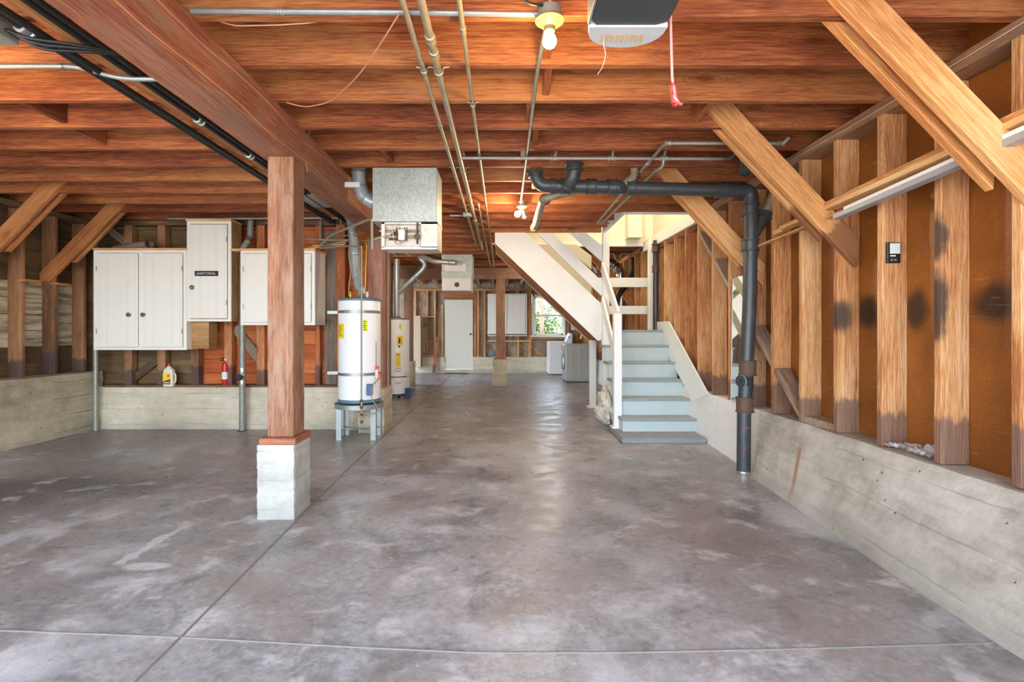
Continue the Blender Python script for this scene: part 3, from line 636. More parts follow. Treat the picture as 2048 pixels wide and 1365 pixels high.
c3 = cabinet('wall_cabinet', -3.10, -2.225, 5.97, 6.33, 1.30, 2.18, 'pale wall cabinet partly behind the thick foreground post', [(-3.07, -2.67), (-2.655, -2.26)], M['cabpaint'])
box('top_ledge', (-3.24, 5.98, 2.18), (-3.10, 6.14, 2.205), M['molding'], c3)
c4 = cabinet('wall_cabinet', -.42, .70, 14.42, 14.77, 1.11, 2.29, 'ivory cabinet with scalloped lower edge on the far end wall', [(-.38, .13), (.17, .66)], M['cabpaint'], top=False, knobs=[])
bm = bmesh.new()
for i in range(14):
    x = -.42+.08*i; add_lathe(bm, [(.04, 0), (.04, .02)], (x+.04, 14.42, 1.11), (0, 1, 0), 14)
done('scalloped_edge', bm, M['cabpaint'], c4, True)
T(box('beige_panel_cabinet', (-2.55, 14.35, .19), (-2.33, 14.70, 1.66), M['beige'], bev=.006), 'narrow beige cabinet right of the dark orange far left post', 'cabinet')
# cardboard tube on cabinet
bm = bmesh.new(); a, b = Vector((-4.80, 6.25, 2.235)), Vector((-4.22, 6.02, 2.265)); 
add_tube(bm, [a, b], .052, 20, caps=False); add_tube(bm, [b, a], .046, 20, caps=False)
T(done('cardboard_tube', bm, M['plank_grey'], smooth=True), 'grey hollow pipe lying on top of the double door cabinet', 'tube')

# ------------------------------------------------------------------ jug, extinguisher, bag, device
e = empty('oil_jug', (-4.16, 6.33, .55), 'cream plastic oil jug with red cap and yellow label on the ledge', 'jug')
bm = bmesh.new(); cx, cy, z = -4.165, 6.30, .535
loops = []
for zz, sx, sy in ((0, .056, .036), (.01, .062, .04), (.19, .062, .04), (.215, .055, .036), (.24, .022, .02), (.255, .017, .017)):
    loops.append([bm.verts.new((cx+sx*math.copysign(abs(math.cos(a))**.45, math.cos(a)), cy+sy*math.copysign(abs(math.sin(a))**.45, math.sin(a)), z+zz)) for a in [i*2*math.pi/28+.01 for i in range(28)]])
for i in range(len(loops)-1):
    for k in range(28): bm.faces.new((loops[i][k], loops[i][(k+1) % 28], loops[i+1][(k+1) % 28], loops[i+1][k]))
bm.faces.new(loops[0]); bm.faces.new(loops[-1]); done('bottle_body', bm, M['jug'], e, True)
lathe('cap', [(.021, 0), (.022, .004), (.021, .032), (.012, .036), (0, .036)], (cx, cy, z+.252), M['red'], e, n=20)
lb = box('label', (cx-.052, cy-.0425, z+.03), (cx+.04, cy-.0405, z+.165), M['yellow'], e)
bm = bmesh.new(); add_prism(bm, [(cx-.052, cy-.0435, z+.03), (cx+.04, cy-.0435, z+.03), (cx+.04, cy-.0435, z+.095), (cx-.052, cy-.0435, z+.065)], (0, .001, 0)); done('label_band', bm, M['darkred'], lb)
lathe('round_mark', [(.018, 0), (.018, .001)], (cx+.015, cy-.0425, z+.135), M['orange'], lb, (0, -1, 0), 20)
box('label_text', (cx-.04, cy-.0448, z+.045), (cx+.03, cy-.0434, z+.055), M['paper'], lb)
tube('handle', [(cx+.062, cy, z+.17), (cx+.082, cy, z+.14), (cx+.08, cy, z+.06), (cx+.062, cy, z+.04)], .008, M['jug'], e, 8, .02)
cx, cy, z = -3.50, 6.36, .545
e = empty('fire_extinguisher', (cx, cy, z), 'small red fire extinguisher with white label leaning by a stud', 'fire extinguisher')
lathe('cylinder', [(.0, 0), (.034, .002), (.037, .01), (.037, .25), (.032, .275), (.014, .292), (.012, .31)], (cx, cy, z), M['red'], e, n=24)
bm = bmesh.new(); add_lathe(bm, [(.0375, .075), (.0378, .076), (.0378, .165), (.0375, .166)], (cx, cy, z), n=24, caps=False); done('label', bm, M['paper'], e, True)
bm = bmesh.new(); add_box(bm, (cx-.012, cy-.012, z+.30), (cx+.012, cy+.012, z+.335)); add_tube(bm, [(cx+.01, cy, z+.33), (cx-.03, cy, z+.345), (cx-.055, cy, z+.325)], .006, 8); add_tube(bm, [(cx+.01, cy, z+.315), (cx-.055, cy, z+.305)], .005, 8); done('valve_head', bm, M['black'], e, True)
lathe('gauge', [(.012, 0), (.012, .008), (0, .009)], (cx+.012, cy-.012, z+.32), M['paper'], e, (0, -1, 0), 14)
# plastic bag on right ledge
bm = bmesh.new(); bmesh.ops.create_grid(bm, x_segments=26, y_segments=14, size=1); rg = random.Random(12)
for v in bm.verts:
    x, y = v.co.x, v.co.y; n_ = .02*math.sin(9*x+3*y)+.012*math.sin(17*y-6*x)
    v.co = Vector((2.335+.07*y+.01*math.sin(x*6), 2.85+.16*x, .545+abs(n_)*.7+.012*(1-abs(x))+rg.uniform(0, .003)+(.03 if (x < -.2 and y > .3) else 0)))
T(done('plastic_bag', bm, M['film'], smooth=True, auto=80), 'crumpled clear plastic bag on the right wall ledge between studs', 'bag')
yk = Y0+2*SP
e = empty('wall_thermometer', (2.335, yk, 1.64), 'small black digital device with pale screen on a right wall stud', 'thermometer')
box('case', (2.306, yk-.022, 1.637), (2.384, yk-.001, 1.760), M['black'], e, .003)
box('screen', (2.318, yk-.024, 1.692), (2.378, yk-.021, 1.754), M['screen'], e)
box('printed_text', (2.320, yk-.0236, 1.675), (2.352, yk-.0215, 1.683), M['paper'], e)
for x in (2.322, 2.345): box('button', (x, yk-.0236, 1.648), (x+.014, yk-.0215, 1.660), M['galv'], e)

# ------------------------------------------------------------------ water heaters
def heater(x, y, z, r, h, label, near):
    e = empty('water_heater', (x, y, z), label, 'water heater')
    lathe('tank', [(r-.005, .03), (r, .03), (r, h-.04), (r-.004, h-.03)], (x, y, z), M['enamel'], e, n=48)
    lathe('base_ring', [(r-.02, 0), (r+.003, .0), (r+.003, .035), (r-.01, .036)], (x, y, z), M['steelblue'] if near else M['darkgrey'], e, n=48)
    lathe('top_cap', [(r+.002, h-.035), (r+.003, h-.012), (r-.03, h), (.0, h+.002)], (x, y, z), M['steelblue'] if near else M['galv'], e, n=48)
    return e
def curved_label(name, x, y, z, r, a0, a1, h, mat, parent, dr=.0015):
    bm = bmesh.new(); n = 10; vs = []
    for i in range(n+1):
        a = R(a0+(a1-a0)*i/n); vs.append([bm.verts.new((x+(r+dr)*math.sin(a), y-(r+dr)*math.cos(a), z+q)) for q in (0, h)])
    for i in range(n): bm.faces.new((vs[i][0], vs[i+1][0], vs[i+1][1], vs[i][1]))
    r_ = bmesh.ops.extrude_face_region(bm, geom=bm.faces[:])
    for v in [g for g in r_['geom'] if isinstance(g, bmesh.types.BMVert)]: d_ = Vector((v.co.x-x, v.co.y-y, 0)).normalized(); v.co -= d_*.0012
    return done(name, bm, mat, parent, True)
HX, HY, HZ, HR = -1.645, 5.80, .425, .238
h1 = heater(HX, HY, HZ, HR, 1.175, 'white water heater on a steel stand near the cabinets', True)
for zz in (1.0, .30):
    bm = bmesh.new(); add_lathe(bm, [(HR+.001, 0), (HR+.003, .001), (HR+.003, .034), (HR+.001, .035)], (HX, HY, HZ+zz), n=48, caps=False)
    s_ = done('seismic_strap', bm, M['galv'], h1, True)
    for a0 in (-58, 30):
        bm = bmesh.new()
        for i in range(6):
            a = R(a0+i*5.2); p = Vector((HX+(HR+.004)*math.sin(a), HY-(HR+.004)*math.cos(a), HZ+zz+.0175)); add_lathe(bm, [(.006, 0), (.006, .001)], p, (math.sin(a), -math.cos(a), 0), 6)
        done('strap_slots', bm, M['black'], s_)
    box('strap_bracket', (HX-HR-.14, HY+.02, HZ+zz), (HX-HR+.01, HY+.03, HZ+zz+.035), M['galv'], h1)
yl = curved_label('warning_label', HX, HY, HZ+.72, HR, -58, -28, .165, M['yellow'], h1)
for i in range(6): curved_label('label_text', HX, HY, HZ+.745+i*.022, HR, -54, -33-(i % 3)*3, .006, M['ink'], yl, .0025)
gl = curved_label('energy_label', HX, HY, HZ+.80, HR, 24, 36, .125, M['lime'], h1)
for i in range(5): curved_label('label_text', HX, HY, HZ+.815+i*.022, HR, 26, 33-(i % 2)*3, .008, M['ink'], gl, .0025)
pn = curved_label('side_print', HX, HY, HZ+.36, HR, 62, 68, .32, plain('grey_print', 'b9bcbe'), h1)
box('control_box', (HX+.145, HY-.245, HZ+.09), (HX+.205, HY-.20, HZ+.215), M['blue'], h1, .004)
dp = tube('relief_pipe', [(HX+.225, HY-.09, HZ+.37), (HX+.25, HY-.14, HZ+.25), (HX+.20, HY-.24, HZ+.20), (HX+.20, HY-.245, HZ+.05), (HX+.255, HY-.22, HZ-.03), (HX+.262, HY-.2, HZ-.10), (HX+.02, HY-.26, HZ-.155)], .006, M['tanpipe'], h1, 8, .04)
lathe('valve_knob', [(0, 0), (.022, .002), (.022, .02), (0, .022)], (HX+.235, HY-.13, HZ+.385), M['red'], h1, (.3, -1, .2), 14)
box('red_handle', (HX+.25, HY-.15, HZ+.26), (HX+.272, HY-.13, HZ+.33), M['redp'], h1, .003); box('valve_body', (HX+.215, HY-.15, HZ+.27), (HX+.25, HY-.12, HZ+.37), M['porcelain'], h1, .006)
lathe('draft_hood', [(.085, 0), (.06, .03), (.045, .06), (.045, .12)], (HX+.03, HY, HZ+1.175), M['galv'], h1, n=24)
for dx, m_ in ((-.09, M['brass']), (.1, M['porcelain'])): lathe('water_fitting', [(.014, 0), (.014, .03), (.02, .032), (.02, .05), (.012, .055), (.012, .08)], (HX+dx, HY-.05, HZ+1.17), m_, h1, n=12)
# stand
st = empty('heater_stand', (HX, HY, 0), 'round galvanised steel stand with angle legs under the near heater', 'stand')
lathe('stand_top', [(.0, .395), (.272, .395), (.272, .355), (.278, .355), (.278, .405), (.0, .408)], (HX, HY, 0), M['galv'], st, n=48)
for a in (-57, 57, 123, 237):
    a_ = R(a); px, py = HX+.262*math.sin(a_), HY-.262*math.cos(a_); bm = bmesh.new(); sx = -math.copysign(1, math.sin(a_)); sy = math.copysign(1, math.cos(a_))
    add_box(bm, (min(px, px+sx*.055), py-.003, 0), (max(px, px+sx*.055), py+.003, .36)); add_box(bm, (px-.003, min(py, py+sy*.05), 0), (px+.003, max(py, py+sy*.05), .36)); done('leg', bm, M['galv'], st)
for a in (57, 123):
    a_ = R(a); tube('cross_brace', [(HX+.25*math.sin(a_), HY-.23*math.cos(a_), .10), (HX-.25*math.sin(a_), HY+.23*math.cos(a_), .10)], .006, M['galv'], st, 8)
# gas drop pipe in front of heater
p = W(722, 492, 5.48); q = W(722, 812, 5.48)
g = empty('gas_drop_pipe', q, 'thin dark vertical pipe running down in front of the near heater', 'pipe')
tube('riser_tube', [W(640, 497, 5.9), W(690, 492, 5.7), W(720, 494, 5.5), (p.x, 5.5, p.z), (q.x, 5.5, q.z)], .0095, M['galvpipe'], g, 10, .03)
tube('drip_leg', [(q.x, 5.5, q.z+.06), (q.x, 5.5, q.z-.19)], .012, M['tanpipe'], g, 10)
for zz in (.05, -.02, -.10, -.18): collar('pipe_union', (q.x, 5.5, q.z+zz), (0, 0, 1), .015, .03, M['rust'], g)
# flue duct of heater 1
pts = [W(704, 455, 5.95), W(707, 490, 5.93), W(711, 540, 5.9), W(718, 575, 5.85), Vector((HX+.03, HY, HZ+1.28))]
fl = empty('flue_duct', pts[-1], 'shiny grey metal flue curving up from the near water heater', 'duct')
tube('duct_tube', pts, .05, M['duct'], fl, 20, .15, 8)
for t_ in range(3): collar('duct_seam', pts[t_]*.6+pts[t_+1]*.4, (pts[t_+1]-pts[t_]), .051, .03, M['duct'], fl, 1.06)
tube('duct_elbow', [pts[0], W(703, 440, 6.0), W(690, 425, 6.15)], .055, M['duct'], fl, 18, .1)
# water pipes at heater 1
T(tube('water_pipe', [W(730, 597, 5.8), W(731, 540, 5.8), W(733, 488, 5.8), W(728, 480, 5.8), W(715, 478, 5.85)], .009, M['brass'], n=10, bend=.03), 'thin yellowish pipe rising from the right of the near heater top', 'pipe')
T(tube('water_pipe', [W(718, 597, 5.75), W(718, 505, 5.8), W(716, 474, 5.85), W(712, 471, 5.9), W(680, 472, 6.0), W(682, 440, 6.1)], .009, M['galvpipe'], n=10, bend=.03), 'thin grey pipe bending left above the near heater to a short upright', 'pipe')
T(tube('power_cord', [W(697, 592, 5.85), W(698, 570, 5.86), W(703, 540, 5.87), W(697, 510, 5.9), W(699, 490, 5.9)], .004, M['porcelain'], n=6, bend=.1), 'thin yellow cord hanging above the near heater', 'cord')
T(tube('gas_pipe', [W(640, 492, 5.9), W(663, 470, 5.6), W(735, 440, 4.6), W(744, 438, 4.4), W(744, 492, 4.35)], .013, M['tanpipe'], n=10, bend=.03), 'tan gas pipe slanting up from the cabinets to the furnace', 'pipe')
T(tube('water_pipe', [W(610, 478, 6.1), W(640, 480, 6.05), W(742, 481, 6.05)], .012, M['galvpipe'], n=10), 'grey level pipe behind the flue of the near heater', 'pipe')
T(tube('water_pipe', [W(641, 418, 6.2), W(641, 488, 6.15), W(650, 496, 6.1), W(700, 492, 6.1)], .014, M['galvpipe'], n=10, bend=.04), 'grey upright pipe beside the end of the right hand cabinet', 'pipe')
for i, (ya, yb) in enumerate([((612, 500), (696, 482)), ((612, 497), (693, 487)), ((625, 492), (690, 490))]):
    T(board('wood_strip', W(*ya, 6.0), W(*yb, 6.0), .03, .012, M['molding'], (0, 1, 0)), ['topmost thin wood strip lying on the right hand cabinet', 'middle thin wood strip lying on the right hand cabinet', 'lowest thin wood strip lying on the right hand cabinet'][i], 'wood strip')
# heater 2
X2, Y2 = -1.965, 9.36
h2 = heater(X2, Y2, .045, .235, 1.42, 'farther white water heater standing by the dark orange post', False)
for a in (-40, 40, 180): lathe('foot', [(.02, 0), (.02, .05)], (X2+.18*math.sin(R(a)), Y2-.18*math.cos(R(a)), 0), M['galv'], h2, n=8)
bm = bmesh.new(); add_lathe(bm, [(.2352, 0), (.237, .002), (.237, .016), (.2352, .018)], (X2, Y2, .38), n=40, caps=False); done('tank_band', bm, M['darkgrey'], h2, True)
a_ = curved_label('warning_label', X2, Y2, .97, .235, 12, 40, .17, M['yellow'], h2); curved_label('label_text', X2, Y2, 1.0, .235, 20, 28, .1, M['ink'], a_, .0025)
a_ = curved_label('warning_label', X2, Y2, .58, .235, 8, 28, .25, M['yellow'], h2); curved_label('label_text', X2, Y2, .79, .235, 10, 24, .012, M['ink'], a_, .0025)
curved_label('energy_label', X2, Y2, 1.26, .235, 22, 32, .10, M['lime'], h2); curved_label('rating_plate', X2, Y2, .93, .235, 17, 27, .03, M['ink'], h2)
for z_ in (.53, .48, .26): curved_label('instruction_print', X2, Y2, z_, .235, 5, 30, .035, plain('faded_print', 'cfc4b0'), h2)
box('control_box', (X2+.20, Y2-.25, .02), (X2+.30, Y2-.14, .19), M['blue'], h2, .004); lathe('valve_knob', [(0, 0), (.028, .002), (.028, .03), (0, .032)], (X2+.235, Y2-.16, .44), M['lime'], h2, (.5, -1, 0), 14)
box('valve_body', (X2+.20, Y2-.2, .40), (X2+.25, Y2-.13, .48), M['porcelain'], h2, .005)
tube('gas_flex', [(X2+.235, Y2-.16, .42), (X2+.25, Y2-.19, .34), (X2+.22, Y2-.2, .30), (X2+.24, Y2-.2, .19)], .01, M['porcelain'], h2, 8, .03)
lathe('draft_hood', [(.09, 0), (.06, .03), (.05, .06), (.05, .1)], (X2+.0, Y2, 1.465), M['galv'], h2, n=20)
fl = empty('flue_duct', (X2, Y2, 1.56), 'grey vertical flue above the farther water heater with a branch to the small furnace', 'duct')
tube('duct_tube', [(X2, Y2, 1.55), (X2, Y2, 2.56)], .055, M['duct'], fl, 18)
def near(px, py, Y): return W(px, py, Y)
fp = [Vector((X2+.02, Y2, 1.93)), W(845, 540, 9.3), W(851, 528, 9.3), W(838, 515, 9.3), W(846, 514, 9.25), W(868, 523, 9.1), W(912, 526, 8.98)]
tube('branch_duct', fp, .045, M['duct'], fl, 16, .06, 6)
for p_, q_ in ((fp[0], fp[1]), (fp[5], fp[6])): collar('duct_seam', p_*.3+q_*.7, q_-p_, .047, .04, M['duct'], fl, 1.08)

# ------------------------------------------------------------------ furnaces
def furnace(x0, x1, y0, y1, zb, zm, zt, label, detail):
    e = empty('ceiling_furnace', ((x0+x1)/2, (y0+y1)/2, zb), label, 'furnace')
    bm = bmesh.new(); add_box(bm, (x0, y0, zm), (x1, y1, zt), .004); add_box(bm, (x0-.004, y0-.005, zm-.01), (x1+.004, y1, zm+.012)); done('sheet_metal_plenum', bm, M['spangle'], e)
    return e
fz1 = furnace(-1.10, -.556, 4.26, 4.62, 1.93, 2.165, 2.612, 'large galvanised furnace with exposed burner hanging beside the main beam', 1)
x0, x1, y0, y1 = -1.035, -.556, 4.30, 4.62
bm = bmesh.new()
for lo, hi in (((x0, y0+.05, 1.94), (x1, y1, 2.16)), ((x0, y0, 1.94), (x0+.03, y0+.06, 2.16)), ((x1-.14, y0, 1.94), (x1, y0+.06, 2.16)), ((x0, y0, 1.925), (x1, y0+.06, 1.95)), ((x0, y0, 2.14), (x1, y0+.06, 2.165))): add_box(bm, lo, hi, .002)
done('burner_housing', bm, plain('cream_metal', 'e2dcd2', .45, 0, .08, 9, 0, 'b39a88'), fz1)
bm = bmesh.new(); add_prism(bm, [(x0+.13+.075*math.cos(a*math.pi/12), y0+.048, 2.01+.085*math.sin(a*math.pi/12)) for a in range(13)], (0, -.003, 0)); done('burner_opening', bm, plain('scorched_metal', '5e4436', .7), fz1)
tube('manifold_pipe', [(x0-.02, y0+.015, 2.085), (x1-.155, y0+.015, 2.085)], .010, M['tanpipe'], fz1, 10)
tube('gas_train', [W(744, 480, 4.32), (x0+.02, y0+.01, 2.035), (x1-.17, y0+.01, 2.035)], .013, M['tanpipe'], fz1, 10)
box('gas_valve', (-.885, y0-.03, 2.00), (-.83, y0+.02, 2.09), M['paper'], fz1, .004)
for x in (-.90, -.875, -.835, -.815): tube('valve_post', [(x, y0-.01, 1.99), (x, y0-.01, 2.11)], .005, M['rust'], fz1, 8)
tube('igniter_wire', [(-.93, y0, 2.02), (-.94, y0-.02, 2.12), (-.90, y0-.02, 2.13), (-.87, y0, 2.09)], .004, M['porcelain'], fz1, 6, .02)
tube('pilot_tube', [(-.93, y0, 2.02), (-.91, y0-.02, 1.97), (-.86, y0-.02, 1.965), (-.85, y0, 2.0)], .004, M['wire'], fz1, 6, .02)
tube('regulator', [(-.725, y0-.005, 1.97), (-.725, y0-.005, 2.15)], .009, M['rust'], fz1, 8)
lathe('regulator_disc', [(0, 0), (.025, .002), (.025, .02), (0, .022)], (-.725, y0-.01, 2.03), M['rust'], fz1, (0, -1, 0), 14)
tube('gas_riser', [(W(745, 500, 4.3)), W(744, 440, 4.3)], .013, M['tanpipe'], fz1, 10)
box('vent_slot', (-.915, y0+.046, 2.142), (-.88, y0+.051, 2.147), M['ink'], fz1)
el = empty('flue_duct', W(716, 334, 4.45), 'shiny galvanised elbow duct entering the left side of the large furnace', 'duct')
ep = [W(717, 325, 4.45), W(718, 365, 4.45), W(722, 385, 4.45), W(738, 400, 4.45), W(750, 406, 4.45)]
tube('duct_tube', ep, .06, M['duct'], el, 22, .09, 6)
for i, f_ in ((0, .5), (1, .5), (2, .7)): collar('duct_seam', ep[i].lerp(ep[i+1], f_), ep[i+1]-ep[i], .061, .02, M['galv'], el, 1.07)
box('damper_arm', W(689, 374, 4.36), W(721, 366, 4.39), M['paper'], el, .002)
T(tube('support_rod', [W(776, 497, 4.4), W(793, 514, 5.0)], .006, M['galvpipe'], n=6), 'thin rod slanting under the large furnace on its left', 'rod')
T(tube('support_rod', [W(790, 497, 4.4), W(822, 513, 5.0)], .006, M['galvpipe'], n=6), 'thin rod slanting under the large furnace at its middle', 'rod')
fz2 = furnace(-1.10, -.545, 9.1, 9.6, 1.95, 2.25, 2.612, 'smaller looking far furnace with a white lower box above the flush door', 0)
box('lower_box', (-1.09, 9.06, 1.95), (-.565, 9.6, 2.175), M['paper'], fz2, .004); box('middle_band', (-1.10, 9.08, 2.175), (-.55, 9.6, 2.30), M['spangle'], fz2, .003)
box('white_panel', (-1.04, 9.075, 2.30), (-.65, 9.1, 2.45), M['paper'], fz2, .003)
lathe('sight_hole', [(.045, 0), (.045, .004)], (-.82, 9.06, 2.06), M['darkgrey'], fz2, (0, -1, 0), 20)

# ------------------------------------------------------------------ overhead pipes along the ceiling
def run(name, x, z, ya, yb, r, mat, label, cuffs=(), straps=()):
    e = empty(name, (x, ya, z), label, 'pipe'); tube('pipe_tube', [(x, ya, z), (x, yb, z)], r, mat, e, 12)
    for y in cuffs: collar('coupling', (x, y, z), (0, 1, 0), r*1.15, .05, mat, e, 1.15)
    for k in straps:
        y = Y0+SP*k+.02; bm = bmesh.new(); add_tube(bm, [(x-r*3, y, ZJ-.002), (x-r*1.3, y, ZJ-.004), (x-r*1.15, y, z-r*.6), (x, y, z-r*1.2), (x+r*1.15, y, z-r*.6), (x+r*1.3, y, ZJ-.004), (x+r*3, y, ZJ-.002)], .0035, 6, .01); done('pipe_strap', bm, M['galv'], e, True)
    return e
run('ceiling_pipe', -.414, 2.60, 1.0, 8.25, .0135, M['tanpipe'], 'leftmost long tan pipe running back under the joists', (3.35, 3.75, 5.2, 7.0), (1, 5, 9))
run('ceiling_pipe', -.336, 2.595, 1.0, 8.4, .0185, M['tanpipe'], 'thick long brown pipe with a coupling, second from the left under the joists', (2.35, 2.48, 5.0, 6.2), (1, 5, 8))
run('ceiling_pipe', -.18, 2.603, 1.0, 10.9, .0115, M['tanpipe'], 'long slim tan pipe under the joists, third one passing left of the bulb', (2.3, 4.8), (2, 7))
run('ceiling_pipe', -.262, 2.603, 5.45, 10.4, .0115, M['tanpipe'], 'shorter slim pipe starting between the long ceiling pipes', (5.5, 8.0), (10,))
T(tube('conduit', [(.2, 2.19, 2.60), (.185, 2.6, 2.602), (.195, 5.4, 2.602)], .0105, M['galvpipe'], n=10, bend=.05), 'slim conduit running from the near bulb to the far bulb', 'conduit')
cd = empty('conduit', (-1.35, 2.19, 2.615), 'bright horizontal conduit on the face of the nearest joist leading to the bulb', 'conduit')
tube('conduit_tube', [(-1.36, 2.203, 2.628), (-.4, 2.203, 2.622), (.16, 2.185, 2.602)], .012, M['galv'], cd, 10)
for x in (-.97,): collar('conduit_clip', (x, 2.203, 2.626), (1, 0, 0), .013, .02, M['galv'], cd, 1.3)
cd = empty('conduit', (-2.7, 2.60, 2.6), 'bent grey conduit crossing under the joists left of the main beam', 'conduit')
tube('conduit_tube', [(-2.9, 2.61, 2.60), (-2.2, 2.61, 2.60), (-1.98, 2.61, 2.535), (-1.5, 2.61, 2.53)], .0115, M['galv'], cd, 10, .08)
collar('conduit_clip', (-2.28, 2.61, 2.6), (1, 0, 0), .013, .02, M['chrome'], cd, 1.3)
T(board('running_board', (-2.02, .8, ZJ-.011), (-2.02, 6.3, ZJ-.011), .08, .02, M['brace_left'], (1, 0, 0)), 'narrow board under the left joists carrying black cables', 'board')
def cable(x, z, r, label, extra=()):
    e = empty('black_conduit', (x, .8, z), label, 'cable'); tube('cable_run', [(x, .8, z), (x, 6.25, z)], r, M['cable'], e, 10)
    for y in extra: collar('coupling', (x, y, z), (0, 1, 0), r*1.25, .06, M['galv'], e, 1.3)
cable(-2.13, 2.578, .018, 'black ceiling cable furthest left with a grey clamp', (2.25,)); cable(-2.085, 2.572, .018, 'black ceiling cable, second from the left, doubled against the first')
cable(-1.955, 2.588, .017, 'black ceiling cable beside the main beam with grey couplings', (3.25, 3.9)); cable(-1.915, 2.592, .014, 'black ceiling cable closest to the main beam')
e = empty('junction_box', (-2.25, 2.28, 2.57), 'grey electrical box with flexible leads at the top left edge', 'electrical box')
box('box_body', (-2.36, 2.22, 2.54), (-2.22, 2.32, 2.615), M['galvpipe'], e, .006)
for i in range(3): tube('flexible_lead', [(-2.22, 2.25+.02*i, 2.575), (-2.12, 2.26+.03*i, 2.54-.008*i), (-1.98, 2.34+.03*i, 2.56), (-1.86, 2.5, 2.60)], .008, M['cable'], e, 8, .08)
# horizontal water pipes
e = empty('water_pipe', (-.31, 3.97, 2.585), 'level grey water pipe with tees under the sixth joist', 'pipe')
tube('pipe_tube', [(-.34, 3.97, 2.592), (1.72, 3.97, 2.585), (1.84, 4.06, 2.62), (1.9, 4.1, 2.68)], .0125, M['galvpipe'], e, 12, .04)
for x in (.41, .86, 1.27): collar('tee', (x, 3.97, 2.588), (1, 0, 0), .016, .06, M['galvpipe'], e, 1.2); tube('stub', [(x, 3.97, 2.588), (x+.02, 3.98, 2.66)], .011, M['galvpipe'], e, 10)
tube('branch', [(1.27, 3.97, 2.588), (1.27, 3.99, 2.53), (1.235, 4.06, 2.52), (1.235, 6.25, 2.565)], .0115, M['galvpipe'], e, 10, .03)
e = empty('water_pipe', (1.18, 3.66, 2.59), 'grey water pipe with an elbow running across then back toward the stairs', 'pipe')
tube('pipe_tube', [(2.06, 3.62, 2.62), (2.04, 3.66, 2.592), (1.18, 3.66, 2.592), (1.18, 6.3, 2.575), (1.34, 6.32, 2.575)], .0125, M['galvpipe'], e, 12, .05)
for p_, a_ in (((1.2, 3.66, 2.592), (1, 0, 0)), ((1.18, 4.1, 2.59), (0, 1, 0)), ((1.18, 5.2, 2.58), (0, 1, 0)), ((2.02, 3.66, 2.592), (1, 0, 0))): collar('coupling', p_, a_, .015, .05, M['galvpipe'], e, 1.2)

# ------------------------------------------------------------------ black soil pipe
SY = 4.33
sp = empty('soil_pipe', (2.075, SY, 0), 'thick black cast iron drain pipe crossing overhead and dropping to the floor', 'drain pipe')
tube('stack', [(2.07, SY, .0), (2.075, SY, .5), (2.12, SY, 1.4), (2.135, SY, 2.10)], .056, M['iron'], sp, 24, .1)
tube('elbow', [(2.135, SY, 2.05), (2.135, SY, 2.43), (1.98, SY, 2.435), (1.85, SY, 2.438)][0:3], .062, M['iron'], sp, 24, .15, 10)
tube('overhead_run', [(2.0, SY, 2.435), (.50, SY, 2.475)], .054, M['iron'], sp, 24)
tube('end_bend', [(.62, SY, 2.47), (.33, SY, 2.478), (.285, SY, 2.56), (.28, SY, 2.605)], .054, M['iron'], sp, 24, .13, 10)
lathe('end_hub', [(.056, 0), (.075, .005), (.075, .02), (.06, .03), (.06, .06), (.052, .06)], (.28, SY, 2.605), M['iron'], sp, (0, 0, -1), 24)
for x in (.54, .76, .94, 1.10, 1.88): collar('hub', (x, SY, 2.475-(x-.5)*.0266), (1, 0, -.026), .063, .085, M['iron'], sp, 1.13)
for x in (.43,): collar('hub', (x, SY, 2.477), (1, 0, 0), .06, .05, M['iron'], sp, 1.13)
tube('closet_bend', [(.60, SY-.10, 2.64), (.60, SY-.10, 2.53), (.55, SY-.02, 2.45)], .058, M['iron'], sp, 24, .08, 8)
collar('closet_hub', (.60, SY-.10, 2.60), (0, 0, 1), .068, .07, M['iron'], sp, 1.15)
ax_ = Vector((-.42, .68, -.6)).normalized(); u_ = ax_.orthogonal().normalized(); bm = bmesh.new(); add_tube(bm, [Vector((.562, SY-.04, 2.47))+Matrix.Rotation(a*math.pi/9, 3, ax_) @ u_*.066 for a in range(19)], .010, 8, .01, False, 1); done('bend_ring', bm, M['iron'], sp, True)
tube('drain_branch', [(1.135, SY, 2.66), (1.135, SY-.01, 2.56), (1.02, SY-.03, 2.46)], .033, M['tanpipe'], sp, 16, .04); collar('branch_hub', (1.14, SY, 2.56), (0, 0, 1), .037, .04, M['rust'], sp, 1.2)
lathe('branch_socket', [(.05, 0), (.056, .01), (.056, .03), (.04, .035)], (1.02, SY-.035, 2.47), M['iron'], sp, (-.6, -.2, -.5), 20)
for z in (2.27, 1.965): collar('stack_hub', (2.133 if z > 2.1 else 2.128, SY, z), (0, 0, 1), .066, .1, M['iron'], sp, 1.13)
tube('wye', [(2.14, SY-.01, 2.04), (2.20, SY, 2.13), (2.235, SY, 2.2)], .05, M['iron'], sp, 20, .05); collar('wye_hub', (2.25, SY+.0, 2.215), (.45, .15, 1), .062, .05, M['iron'], sp, 1.13)
tube('vent_branch', [(2.25, SY, 2.22), (2.36, SY+.03, 2.45), (2.38, SY+.03, 2.6)], .036, M['tanpipe'], sp, 16, .05)
for z, x in ((.90, 2.105), (.585, 2.082)): collar('clamp_hub', (x, SY, z+.01), (0, 0, 1), .068, .13, M['rust'], sp, 1.1)
lathe('cleanout', [(.045, 0), (.045, .06), (.052, .062), (.052, .075), (.02, .078), (.02, .095), (0, .096)], (2.09, SY-.02, .80), M['iron'], sp, (-1, -.4, 0), 20)
bm = bmesh.new(); add_lathe(bm, [(.0535, 0), (.054, .001), (.054, .008), (.0535, .009)], Vector((2.09, SY-.02, .80))+Vector((-1, -.4, 0)).normalized()*.062, (-1, -.4, 0), 20, False); done('pale_seal', bm, plain('pale_blue_seal', 'bfe0e6'), sp, True)
